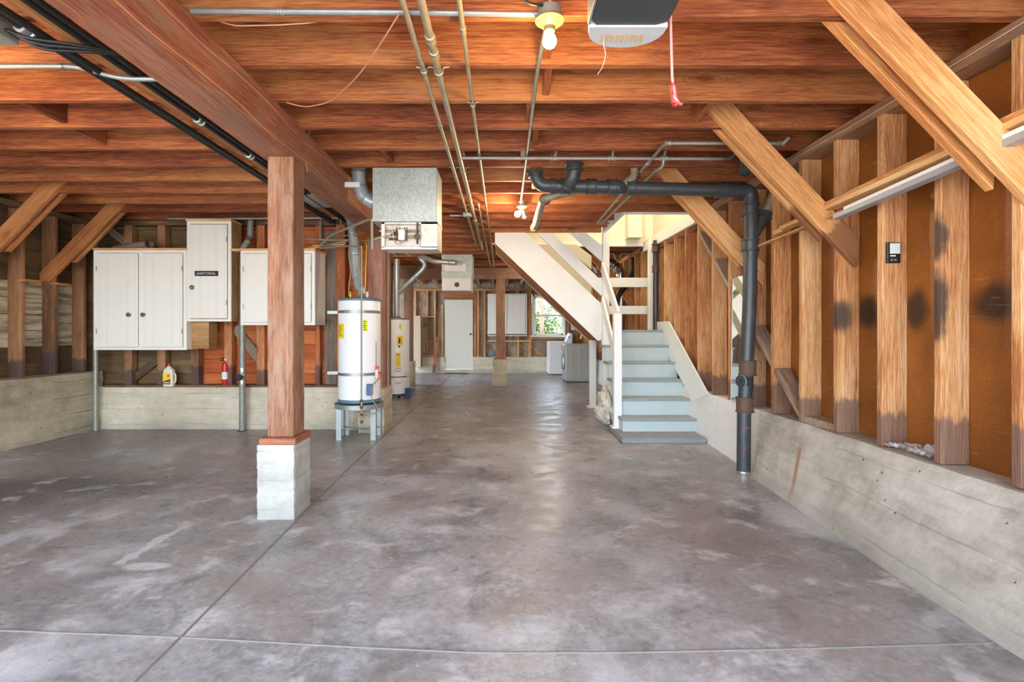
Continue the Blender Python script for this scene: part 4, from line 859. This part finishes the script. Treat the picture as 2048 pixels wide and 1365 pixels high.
for z, w_ in ((.73, .05), (.42, .03)): box('red_chalk_mark', (2.04, SY-.0585, z*.55+.0), (2.04+w_, SY-.054, z*.55+.006), M['redp'], sp)
lathe('foot_ring', [(.062, 0), (.064, .004), (.062, .03), (.055, .032)], (2.07, SY, 0), M['chrome'], sp, n=24)
# other iron bits
e = empty('trap_fitting', (2.0, 4.15, 2.54), 'round black trap fitting between joists right of the water pipe', 'fitting')
tube('trap_tube', [(2.0, 4.12, 2.7), (2.0, 4.12, 2.58), (2.02, 4.2, 2.57)], .055, M['iron'], e, 18, .05); lathe('trap_disc', [(0, 0), (.06, .002), (.06, .03), (0, .032)], (2.0, 4.08, 2.58), M['iron'], e, (0, -1, -.3), 20)
e = empty('drain_pipe', (.36, 5.2, 2.41), 'grey brown waste pipe angling down past the far bulb', 'pipe')
tube('pipe_tube', [(.72, 4.5, 2.50), (.37, 4.58, 2.43), (.36, 5.75, 2.395)], .036, M['tanpipe'], e, 16, .05); collar('elbow_hub', (.39, 4.6, 2.43), (.3, 1, 0), .042, .05, M['rust'], e, 1.15); collar('end_hub', (.36, 5.7, 2.397), (0, 1, 0), .042, .06, M['rust'], e, 1.15)
# cabinet wall drain + left conduit
e = empty('drain_pipe', (-3.27, 6.2, 0), 'thick grey vertical drain pipe between the janitorial and right hand cabinets', 'pipe')
tube('pipe_tube', [(-3.195, 6.19, 0), (-3.195, 6.19, 2.20), (-3.18, 6.2, 2.27), (-3.13, 6.25, 2.38), (-3.13, 6.27, 2.62)], .036, M['galvpipe'], e, 18, .06)
lathe('tee_opening', [(.036, 0), (.042, .05), (.042, .062), (.03, .062), (.03, .05), (0, .05)], (-3.20, 6.18, .66), M['iron'], e, (-.35, -1, 0), 20)
for z in (.75, .60): collar('band_clamp', (-3.195, 6.19, z), (0, 0, 1), .039, .05, M['chrome'], e, 1.1)
collar('elbow_hub', (-3.14, 6.24, 2.37), (.4, .2, 1), .042, .05, M['rust'], e, 1.15); lathe('floor_flange', [(.06, 0), (.045, .008), (.037, .009)], (-3.195, 6.19, 0), M['rust'], e, n=18)
T(tube('corner_pipe', [(-5.02, 6.22, 0), (-5.02, 6.22, 2.62)], .028, M['galvpipe'], n=14), 'slim grey vertical pipe in the left corner behind the cabinets', 'pipe')
T(tube('conduit', [(-4.05, 6.1, 2.585), (-2.9, 6.1, 2.59), (-1.7, 6.1, 2.60)], .014, M['galvpipe'], n=10), 'level grey conduit high above the janitorial cabinet', 'conduit')

# ------------------------------------------------------------------ light bulbs
def bulb_fixture(x, y, z, label, tilt=0):
    e = empty('bulb_fixture', (x, y, z), label, 'lamp')
    lathe('junction_can', [(.05, 0), (.05, -.045), (.0, -.045)], (x, y, z+.045), M['galvpipe'], e, n=20)
    lathe('lamp_holder', [(.058, 0), (.062, -.008), (.045, -.022), (.024, -.034), (.022, -.052), (.018, -.053)], (x, y, z), M['holder'], e, n=24)
    return e
b1 = bulb_fixture(.2, 2.14, 2.553, 'lit bare bulb in a porcelain holder on the nearest joist')
lathe('glowing_bulb', [(.016, .012), (.016, -.008), (.024, -.02), (.029, -.036), (.029, -.048), (.021, -.062), (.01, -.069), (.0, -.070)], (.2, 2.14, 2.500), M['bulb'], b1, n=24)
tube('supply_pipe', [(.2, 2.14, 2.60), (.205, 2.0, 2.80)], .008, M['brass'], b1, 10)
b2 = bulb_fixture(.21, 5.44, 2.575, 'lit bare bulb on the far fixture near the waste pipe')
lathe('glowing_bulb', [(.014, 0), (.02, .02), (.032, .04), (.034, .055), (.02, .078), (.0, .082)], (.195, 5.40, 2.512), M['bulb'], b2, (-.9, -.3, -.9), 20)
lathe('spare_bulb', [(.012, 0), (.018, .02), (.022, .06), (.0, .075)], (.225, 5.40, 2.50), M['paper'], b2, (.2, -.2, -1), 16)
for x, y, z, p in ((.2, 2.14, 2.40, 11), (.17, 5.34, 2.40, 24)):
    l = bpy.data.lights.new('bulb_light', 'POINT'); l.energy = p; l.color = (1, .64, .28) if y < 3 else (1, .76, .5); l.shadow_soft_size = .035; o = bpy.data.objects.new('bulb_light', l); col.objects.link(o); o.location = (x, y, z)
T(tube('extension_cord', [(.20, 2.12, 2.60), (.12, 2.08, 2.575), (.05, 2.05, 2.60), (.02, 2.04, 2.625), (.02, 2.0, 2.585), (.045, 2.0, 2.58), (.05, 2.02, 2.65), (.04, 1.9, 2.72)], .006, M['cable'], n=8, bend=.03), 'black cord looped above the near bulb', 'cord')
# switch box pipes etc.
T(tube('branch_conduit', [(-.62, 5.9, 2.58), (-.42, 5.9, 2.58)], .012, M['galv'], n=8), 'short white conduit right of the large furnace', 'conduit')
T(box('junction_box', (-.46, 5.84, 2.56), (-.36, 5.92, 2.61), M['galv'], bev=.004), 'small galvanised box strapped across the ceiling pipes', 'electrical box')

# ------------------------------------------------------------------ garage opener and rope
e = empty('garage_opener', (.45, 1.5, 2.33), 'dark garage door opener with frosted light cover hanging from the joists', 'garage opener')
x0, x1, ya, yb, zb = .315, .585, 1.35, 1.80, 2.323
bm = bmesh.new(); add_prism(bm, [(x0+.0, ya, zb), (x1, ya, zb), (x1, yb-.02, zb), (x1-.04, yb, zb), (x0+.02, yb, zb), (x0, yb-.03, zb)], (0, 0, .13)); done('motor_housing', bm, M['darkgrey'], e)
bm = bmesh.new(); n = 14; tp = []
for i in range(n+1):
    a = math.pi*i/n; tp.append((x0+.135-.14*math.cos(a), yb+.13*math.sin(a)**.75))
add_prism(bm, [(x, y, zb-.008) for x, y in tp], (0, 0, .13)); ls = done('light_cover', bm, M['lens'], e)
bm = bmesh.new()
for i in range(9): add_prism(bm, [(.365+.018*i, yb+.045, zb-.0095), (.375+.018*i, yb+.045, zb-.0095), (.371+.018*i+.004, yb+.092, zb-.0095), (.367+.018*i, yb+.092, zb-.0095)], (0, 0, .001))
done('cover_slots', bm, plain('slot_tint', 'e0b878'), ls)
box('side_rail', (x0-.012, ya, zb+.0), (x0-.002, yb, zb+.10), M['galv'], e, .002)
for x in (x0, x1): box('hanger_strap', (x-.003, 1.42, zb+.13), (x+.003, 1.46, 2.86), M['galv'], e)
tube('antenna_wire', [W(1207, 60, 1.83), W(1208, 92, 1.83), W(1212, 108, 1.84), W(1207, 132, 1.85), W(1195, 149, 1.85)], .0018, plain('lilac_wire', 'b08a90'), e, 6, .02)
rx, ry = .617, 1.82
e = empty('release_cord', (rx, ry, 2.05), 'pink and white emergency release cord with red handle hanging from above', 'pull cord')
tube('rope', [(.60, ry, 2.62), (.613, ry, 2.14), (.622, ry, 2.09), (.617, ry-.012, 2.065), (.638, ry-.01, 2.045)], .0048, M['ropem'], e, 8, .01)
bm = bmesh.new()
for lo, hi in (((-.010, -.006, -.085), (-.004, .006, 0)), ((.006, -.006, -.085), (.012, .006, 0)), ((-.010, -.006, -.012), (.012, .006, 0)), ((-.010, -.006, -.085), (.012, .006, -.073)), ((-.010, -.006, -.045), (.012, .006, -.038))): add_box(bm, lo, hi, .0015)
bmesh.ops.rotate(bm, verts=bm.verts, cent=(0, 0, 0), matrix=Matrix.Rotation(R(-8), 3, 'Y')); bmesh.ops.translate(bm, verts=bm.verts, vec=(.612, ry, 2.125)); done('red_handle', bm, M['redp'], e)
tube('cross_pin', [(.612, ry-.008, 2.058), (.645, ry-.012, 2.042)], .006, M['redp'], e, 8)
# loose wires
def wire(pts, r, label, mat='wire'): T(tube('loose_wire', pts, r, M[mat], n=6, bend=.15, seg=8), label, 'wire')
wire([W(800, 25, 2.17), W(760, 90, 2.40), W(715, 155, 2.73), W(660, 205, 3.02), W(610, 215, 3.08), W(572, 205, 3.03)], .004, 'long loose wire drooping from the level conduit to the main beam')
wire([W(440, 43, 2.28), W(470, 52, 2.28), W(560, 50, 2.28), W(620, 46, 2.28), W(660, 38, 2.28)], .003, 'thin pale wire sagging under the level conduit')
zz = [(-1.367, 1.2+.35*i, 2.40+.015*math.sin(i*2.1)) for i in range(15)]; wire(zz, .0025, 'thin copper wire along the lower edge of the main beam')
zz = [(-1.367, 1.2+.35*i, 2.55+.02*math.sin(i*1.7)) for i in range(12)]; wire(zz, .0025, 'thin copper wire along the upper side of the main beam')
wire([W(622, 258, 3.6), W(612, 285, 3.55), W(612, 330, 3.5), W(615, 345, 3.5)], .0025, 'short pale wire dangling from the main beam by the foreground post')
wire([(2.285, 2.9, 2.60), (2.28, 3.05, 2.50), (2.31, 3.03, 2.38), (2.33, 3.03, 2.1), (2.335, 3.03, 1.78)], .002, 'thin pale wire hanging down to the digital device')
wire([(2.283, 1.0, 2.575), (2.282, 2.0, 2.585), (2.283, 3.2, 2.57), (2.284, 4.4, 2.585)], .003, 'thin pale cable stapled along the right top plate', 'porcelain')

T(box('sheet_metal_vent', (-2.06, 5.0, 2.575), (-1.80, 5.5, 2.612), M['galv'], bev=.004), 'flat pale sheet metal vent under the joists behind the foreground post', 'vent')
T(box('door_mat', (-1.62, 14.28, 0), (-.98, 14.62, .012), M['darkgrey'], bev=.003), 'dark mat on the floor in front of the far flush door', 'mat')
T(box('wall_vent', (-.40, 14.69, .50), (-.24, 14.75, .66), M['steelblue'], bev=.004), 'small blue grey vent on the far wall left of the lone post', 'vent')
# ------------------------------------------------------------------ trim bundle on right braces
mol = [('molding', 0.00, .030, .05, .032, 'thick tan molding strip at the top of the bundle on the right braces', 3.7, 1.2), ('molding', .0, -.002, .056, .030, 'brown molding strip, second in the bundle on the right braces', 3.95, 1.2), ('white', .0, -.030, .055, .024, 'white molding strip in the bundle on the right braces', 3.2, 1.2),
       ('grey_strip', .0, -.060, .06, .032, 'grey metallic strip near the bottom of the bundle on the right braces', 3.3, 1.2), ('molding', .0, -.086, .045, .016, 'long thin wooden strip reaching furthest back from the bundle', 4.4, 1.3), ('molding', .05, -.0, .03, .04, 'short tan strip against the studs in the bundle', 4.15, 1.2)]
for m_, dx, dz, w_, th_, l, yb_, ya_ in mol:
    T(board('molding_strip', (2.19+dx, ya_, 2.16+dz), (2.19+dx, yb_, 2.035+dz), w_, th_, M[m_], (1, 0, 0), bev=.004), l, 'molding')

# ------------------------------------------------------------------ mirror
e = empty('leaning_mirror', (2.27, 4.85, .54), 'tall frameless mirror leaning on the right wall behind the black pipe', 'mirror')
bm = bmesh.new(); add_prism(bm, [(2.262, 4.56, .535), (2.262, 4.99, .535), (2.282, 4.99, 1.755), (2.282, 4.56, 1.755)], (.006, 0, 0)); done('mirror_glass', bm, M['mirror'], e)
bm = bmesh.new(); add_prism(bm, [(2.261, 4.988, .532), (2.261, 4.997, .532), (2.281, 4.997, 1.758), (2.281, 4.988, 1.758)], (.008, 0, 0)); done('edge_strip', bm, M['white'], e)
lathe('mirror_clip', [(.012, 0), (.012, .006), (0, .007)], (2.28, 4.99, 1.755), M['galv'], e, (-1, 0, 0), 10)

# ------------------------------------------------------------------ staircase
e = empty('staircase', (1.85, 6.4, 0), 'grey painted wooden staircase with white railings turning left at a landing', 'staircase')
SX0, SX1, RZ, RN = 1.385, 2.30, .205, .25
bm = bmesh.new(); add_prism(bm, [(1.305, 5.50, 0), (2.235, 5.50, 0), (2.235, 6.2, 0), (1.31, 6.2, 0)], (0, 0, .055)); bmesh.ops.bevel(bm, geom=bm.edges[:], offset=.012, segments=2, affect='EDGES'); done('base_slab', bm, plain('slab_grey_paint', '93999b', .7, 0, .1, 12, .3), e)
for i in range(1, 7):
    y = 5.85+RN*(i-1); zt = .055+ (RZ-.012)*i if i < 6 else 1.236; zt = [0, .205, .407, .613, .8175, 1.033, 1.240][i]; zp = [.055, .205, .407, .613, .8175, 1.033][i-1]
    xl = 1.40 if i == 1 else SX0; xr = 2.27 if i == 1 else SX1
    box('riser', (xl+.012, y+.022, zp), (xr-.005, y+.042, zt-.03), M['riser'], e)
    if i < 6:
        bm = bmesh.new(); add_box(bm, (xl-.01, y, zt-.032), (xr, y+RN+.04, zt)); bmesh.ops.bevel(bm, geom=[q for q in bm.edges if abs(q.verts[0].co.y-y) < .001 and abs(q.verts[1].co.y-y) < .001], offset=.009, segments=3, affect='EDGES'); done('tread', bm, M['tread'], e)
box('side_cheek', (1.40, 5.872, .055), (1.412, 6.12, .175), M['riser'], e)
box('landing', (1.44, 7.10, 1.208), (2.29, 8.08, 1.240), M['tread'], e, .004)
box('landing_edge', (1.50, 7.115, 1.10), (2.29, 7.135, 1.208), M['riser'], e)
bm = bmesh.new(); add_prism(bm, [(2.265, 5.72, .53), (2.265, 7.14, 1.30), (2.265, 7.14, 1.43), (2.265, 6.75, 1.46), (2.265, 5.58, .54)], (.018, 0, 0))
bm.free(); bm = bmesh.new(); add_prism(bm, [(2.262, 5.56, .53), (2.262, 6.0, .40), (2.262, 7.5, 1.22), (2.262, 7.5, 1.36), (2.262, 6.88, 1.36)], (.02, 0, 0)); done('skirt_board', bm, M['white'], e)
# posts
def sbox(nm, lo, hi, m_=None, bev=.004): return box(nm, lo, hi, m_ or M['white'], e, bev)
sbox('newel_post', (1.345, 6.07, .055), (1.44, 6.16, 1.435)); sbox('newel_base', (1.315, 6.04, .055), (1.47, 6.20, .075))
sbox('landing_post', (1.405, 7.06, .0), (1.50, 7.13, ZJ-.003)); sbox('support_post', (1.395, 8.05, .02), (1.50, 8.14, 1.1)); sbox('support_base', (1.36, 8.0, 0), (1.54, 8.2, .02))
sbox('corner_post', (2.225, 7.66, 1.24), (2.30, 7.74, 2.618))
for zt, w_ in ((2.00, .15), (1.56, .13)): sbox('landing_rail', (1.50, 8.02, zt-w_/2), (2.33, 8.06, zt+w_/2))
# lower flight rails (slanting in depth)
for nm, (ya_, za_), (yb_, zb_) in (('handrail', (6.10, 1.41), (7.08, 2.13)), ('mid_rail', (6.14, .82), (7.08, 1.66))):
    o = board(nm, (1.40, ya_, za_), (1.40, yb_, zb_), .14, .03, M['white'], (0, -.6, 1), e)
# upper flight
U0, U1 = W(1205, 668, 7.13), W(990, 458, 7.13)
sl = (Vector((1205-990, 0, 0)), )
def para(nm, pa, pb, hv, Y, th, mat):          # slanted plank whose ends are cut plumb (pa, pb lower edge pixels at depth Y)
    a, b = W(*pa, 7.13), W(*pb, 7.13); a.y = b.y = Y; up = Vector((0, 0, hv))
    bm = bmesh.new(); add_prism(bm, [a, b, b+up, a+up], (0, th, 0)); return done(nm, bm, mat, e)
def flightboard(nm, lo_top, lo_bot, hv, Y, th, mat, bottomcut=None):
    return para(nm, lo_bot, lo_top, hv, Y, th, mat)
zmax = ZJ-.003
def upper(nm, px_top0, px_top1, bot0, bot1, Y, mat, th=.035):
    """plank between two slanted pixel lines: top ends on the y=458 line, bottom ends on the landing post"""
    P_ = [W(px_top0, 462, 7.13), W(px_top1, 462, 7.13), W(*bot1, 7.13), W(*bot0, 7.13)]
    for v in P_: v.y = Y; v.z = min(v.z, zmax)
    bm = bmesh.new(); add_prism(bm, P_, (0, th, 0)); return done(nm, bm, mat, e)
P_ = [W(x, y, 7.13) for x, y in ((990, 460), (1045, 460), (1207, 612), (1207, 668), (1203, 680), (1196, 682), (990, 487))]
bm = bmesh.new(); add_prism(bm, P_, (0, .04, 0)); done('stringer', bm, M['white'], e)
P_ = [W(x, y, 7.13) for x, y in ((990, 460), (1045, 460), (1207, 612), (1207, 668), (1203, 680), (1196, 682), (990, 487))]
for v in P_: v.y = 8.06
bm = bmesh.new(); add_prism(bm, P_, (0, .04, 0)); done('stringer', bm, M['tan'], e)
bm = bmesh.new(); a, b = W(990, 487, 7.13), W(1199, 684, 7.13); a.y = b.y = 7.17; add_prism(bm, [a+Vector((0, 0, .012)), b+Vector((0, 0, .012)), b+Vector((0, 0, .04)), a+Vector((0, 0, .04))], (0, .89, 0)); done('flight_underside', bm, M['stair_wood'], e)
upper('upper_handrail', 1138, 1172, (1207, 526), (1207, 494), 7.13, M['white']); upper('upper_mid_rail', 1073, 1104, (1207, 596), (1207, 566), 7.13, M['white'])
upper('rear_handrail', 1140, 1173, (1207, 522), (1207, 492), 8.09, M['tan']); upper('rear_mid_rail', 1073, 1120, (1207, 595), (1207, 550), 8.09, M['tan'])
for i in range(7):                                        # steps of the upper flight, seen from the side between the rails
    x = 1.40-.205*i; z = 1.24+.205*(i+1)*1.02
    if z > 2.7: break
    box('upper_tread', (x-.24, 7.17, z-.03), (x, 8.06, z), M['tread'], e); box('upper_riser', (x-.02, 7.17, z-.20), (x, 8.06, z-.03), M['riser'], e)
sbox('rear_stud', (1.10, 8.10, 1.24), (1.17, 8.14, 2.6), M['tan'])
# crumpled cloth beside stairs
bm = bmesh.new(); bmesh.ops.create_uvsphere(bm, u_segments=40, v_segments=26, radius=1)
for v in bm.verts:
    d = v.co.normalized(); z_ = (d.z+1)/2; n_ = .16*math.sin(d.x*9+d.z*5)+.10*math.sin(d.y*14-d.z*11)+.07*math.sin(d.x*23+d.y*19+d.z*8)
    v.co = Vector((1.37+(.15*(1-z_*.45)+.03*n_*2)*d.x*(1+n_), 6.62+.30*d.y*(1+n_)*(1-.3*z_), .0+z_*.50*(1+.25*n_)))
    v.co.z = max(0.002, v.co.z)
for v in bm.verts: v.co.x = min(v.co.x, 1.385+.02)
T(done('crumpled_cloth', bm, plain('dusty_white_cloth', 'd9d6ca', .8, 0, .1, 12), smooth=True, auto=60), 'crumpled dusty white sheet heaped beside the staircase newel', 'cloth')

# ------------------------------------------------------------------ laundry and things behind the landing
e = empty('washing_machine', (1.85, 12.25, 0), 'grey front loading washing machine seen from its side by the stairs', 'washing machine')
bm = bmesh.new(); add_box(bm, (1.49, 11.92, .03), (2.13, 12.58, .915)); bmesh.ops.bevel(bm, geom=bm.edges[:], offset=.02, segments=3, affect='EDGES'); done('cabinet_body', bm, M['grey'], e, True)
lathe('door', [(.20, 0), (.21, .02), (.17, .05), (.0, .06)], (1.49, 12.25, .48), M['galv'], e, (-1, 0, 0), 28)
box('control_panel', (1.455, 11.95, .78), (1.50, 12.55, .90), M['grey'], e, .01)
bm = bmesh.new()
for x in (1.62, 1.78, 1.80, 1.96): add_box(bm, (x, 11.915, .12), (x+.012, 11.925, .85), .002)
done('side_ribs', bm, plain('rib_grey', 'c2c5c4', .3, .2), e)
box('plinth', (1.50, 11.94, 0), (2.12, 12.56, .03), M['darkgrey'], e)
e = empty('clothes_dryer', (1.6, 14.35, 0), 'white top loading laundry machine left of the grey washer under the window', 'washing machine')
bm = bmesh.new(); add_box(bm, (1.29, 14.06, .02), (1.95, 14.70, .93)); bmesh.ops.bevel(bm, geom=bm.edges[:], offset=.015, segments=2, affect='EDGES'); done('cabinet_body', bm, M['appl'], e, True)
bm = bmesh.new(); add_prism(bm, [(1.78, 14.08, .93), (1.95, 14.08, .93), (1.95, 14.08, 1.14), (1.90, 14.08, 1.16)], (0, .60, 0)); done('control_console', bm, M['appl'], e)
box('panel_seam', (1.36, 14.055, .04), (1.364, 14.062, .92), M['groove'], e)
lathe('dial', [(0, 0), (.03, .002), (.028, .02), (0, .022)], (1.86, 14.07, 1.05), M['galv'], e, (0, -1, 0), 14)
e = empty('laundry_taps', (2.05, 13.0, 1.1), 'pair of brass laundry taps above the grey washer', 'tap')
for y in (12.9, 13.1): tube('tap_tube', [(2.3, y, 1.15), (2.05, y, 1.15), (2.02, y, 1.02)], .015, M['brass'], e, 10)
lathe('tap_valve', [(0, 0), (.03, .002), (.03, .015), (0, .017)], (2.05, 12.88, 1.18), M['galv'], e, (0, -1, 0), 12)
e = empty('flexible_duct', (1.95, 9.3, 1.3), 'shiny silver flexible duct bending behind the landing rails', 'duct')
tube('duct_tube', [(1.70, 9.3, 2.36), (1.95, 9.3, 2.50), (2.17, 9.3, 2.38), (2.19, 9.3, 2.0), (2.18, 9.3, 1.2)], lambda s: .085+.006*math.sin(s*170), plain('foil', 'c4c8cc', .2, .95), e, 20, .18, 16)
T(tube('insulated_hose', [(2.34, 9.0, 2.58), (2.36, 9.0, 2.3), (2.22, 9.0, 2.05), (2.05, 9.0, 1.85), (2.0, 9.0, 1.4)], .045, M['cable'], n=14, bend=.2), 'black wrapped hose curving behind the landing rails', 'hose')
T(tube('sink_trap', [(1.85, 8.9, 2.60), (1.98, 8.9, 2.585), (2.0, 8.9, 2.50), (2.04, 8.9, 2.46), (2.08, 8.9, 2.50), (2.09, 8.9, 2.585), (2.3, 8.9, 2.59)], .022, M['tanpipe'], n=12, bend=.05), 'tan u bend trap pipe above the landing rails', 'pipe')
T(board('knee_brace', (2.36, 9.05, 1.70), (1.62, 9.05, 2.60), .15, .045, M['brace'], (0, 0, 1)), 'orange diagonal board seen through the landing rails', 'brace')
e = empty('drain_pipe', (2.255, 7.42, 1.242), 'dark cast iron pipe dropping beside the white corner post of the landing', 'pipe')
tube('pipe_tube', [(2.255, 7.42, 1.242), (2.255, 7.42, 2.56)], .040, M['iron'], e, 18); collar('upper_hub', (2.255, 7.42, 2.45), (0, 0, 1), .05, .12, M['rust'], e, 1.2); collar('middle_hub', (2.255, 7.42, 2.14), (0, 0, 1), .048, .1, M['rust'], e, 1.15)

# ------------------------------------------------------------------ light
wd = bpy.data.worlds.new('world'); bpy.context.scene.world = wd; wd.use_nodes = True; nt = wd.node_tree
bg = nt.nodes['Background']; sky = nt.nodes.new('ShaderNodeTexSky'); sky.sky_type = 'NISHITA'; sky.sun_disc = False; sky.sun_elevation = R(48); sky.sun_rotation = R(90); sky.air_density = 1.0; sky.dust_density = 2.5
mx = nt.nodes.new('ShaderNodeMix'); mx.data_type = 'RGBA'; mx.inputs[0].default_value = .55; mx.inputs[7].default_value = (.82, .91, 1.0, 1)
hs = nt.nodes.new('ShaderNodeVectorMath'); hs.operation = 'SCALE'; hs.inputs[3].default_value = .35
nt.links.new(sky.outputs[0], hs.inputs[0]); nt.links.new(hs.outputs[0], mx.inputs[6]); nt.links.new(mx.outputs[2], bg.inputs[0]); bg.inputs[1].default_value = 4.6
def lamp(name, ty, loc, energy, color, **kw):
    l = bpy.data.lights.new(name, ty); l.energy = energy; l.color = color
    for k, v in kw.items(): setattr(l, k, v)
    o = bpy.data.objects.new(name, l); col.objects.link(o); o.location = loc; return o
s_ = lamp('sun', 'SUN', (8, -5, 10), 9.0, (1, .95, .86), angle=R(1)); s_.rotation_euler = (R(12), R(40), 0)
e = empty('added_stair_lamp', (1.7, 6.9, 5.2), 'unseen round lamp added on the ceiling at the top of the stairwell', 'lamp')  # lamp added out of view to light the stairwell
lathe('lamp_shade', [(.0, -.12), (.10, -.10), (.14, -.03), (.14, 0)], (1.7, 6.9, 5.2), M['white'], e)
lamp('stairwell_fill', 'POINT', (1.7, 6.9, 4.6), 55, (1, .92, .8), shadow_soft_size=.15)  # added fill light hanging below the unseen lamp
lamp('left_bulb', 'POINT', (-2.9, 2.4, 2.40), 10, (1, .62, .28), shadow_soft_size=.035)
for x, y in ((.85, 10.2), (-1.95, 7.75), (-2.9, 2.4)):  # first two bulbs are added, hidden from view, to brighten the rear
    b_ = bulb_fixture(x, y, 2.565, 'added unseen bulb in a porcelain holder behind the stairs' if x > 0 else 'added unseen bulb in a porcelain holder behind the large furnace' if y > 5 else 'bare bulb in a porcelain holder over the left bay near the grey conduit')
    lathe('glowing_bulb', [(.016, .012), (.016, -.008), (.024, -.02), (.029, -.036), (.029, -.048), (.021, -.062), (.0, -.070)], (x, y, 2.512), M['bulb'], b_, n=24)
    if y > 5: lamp('bulb_light', 'POINT', (x, y, 2.40), 22, (1, .86, .70), shadow_soft_size=.035)  # extra light for the two added rear bulbs

sc_ = bpy.context.scene
sc_.view_settings.view_transform = 'Standard'; sc_.view_settings.look = 'None'; sc_.view_settings.gamma = 1; sc_.view_settings.exposure = .98
try:
    sc_.cycles.use_denoising = True; sc_.cycles.max_bounces = 7; sc_.cycles.diffuse_bounces = 4; sc_.cycles.glossy_bounces = 3; sc_.cycles.transmission_bounces = 5; sc_.cycles.sample_clamp_indirect = 6; sc_.cycles.use_adaptive_sampling = True; sc_.cycles.adaptive_threshold = .07; sc_.cycles.adaptive_min_samples = 16
except Exception: pass
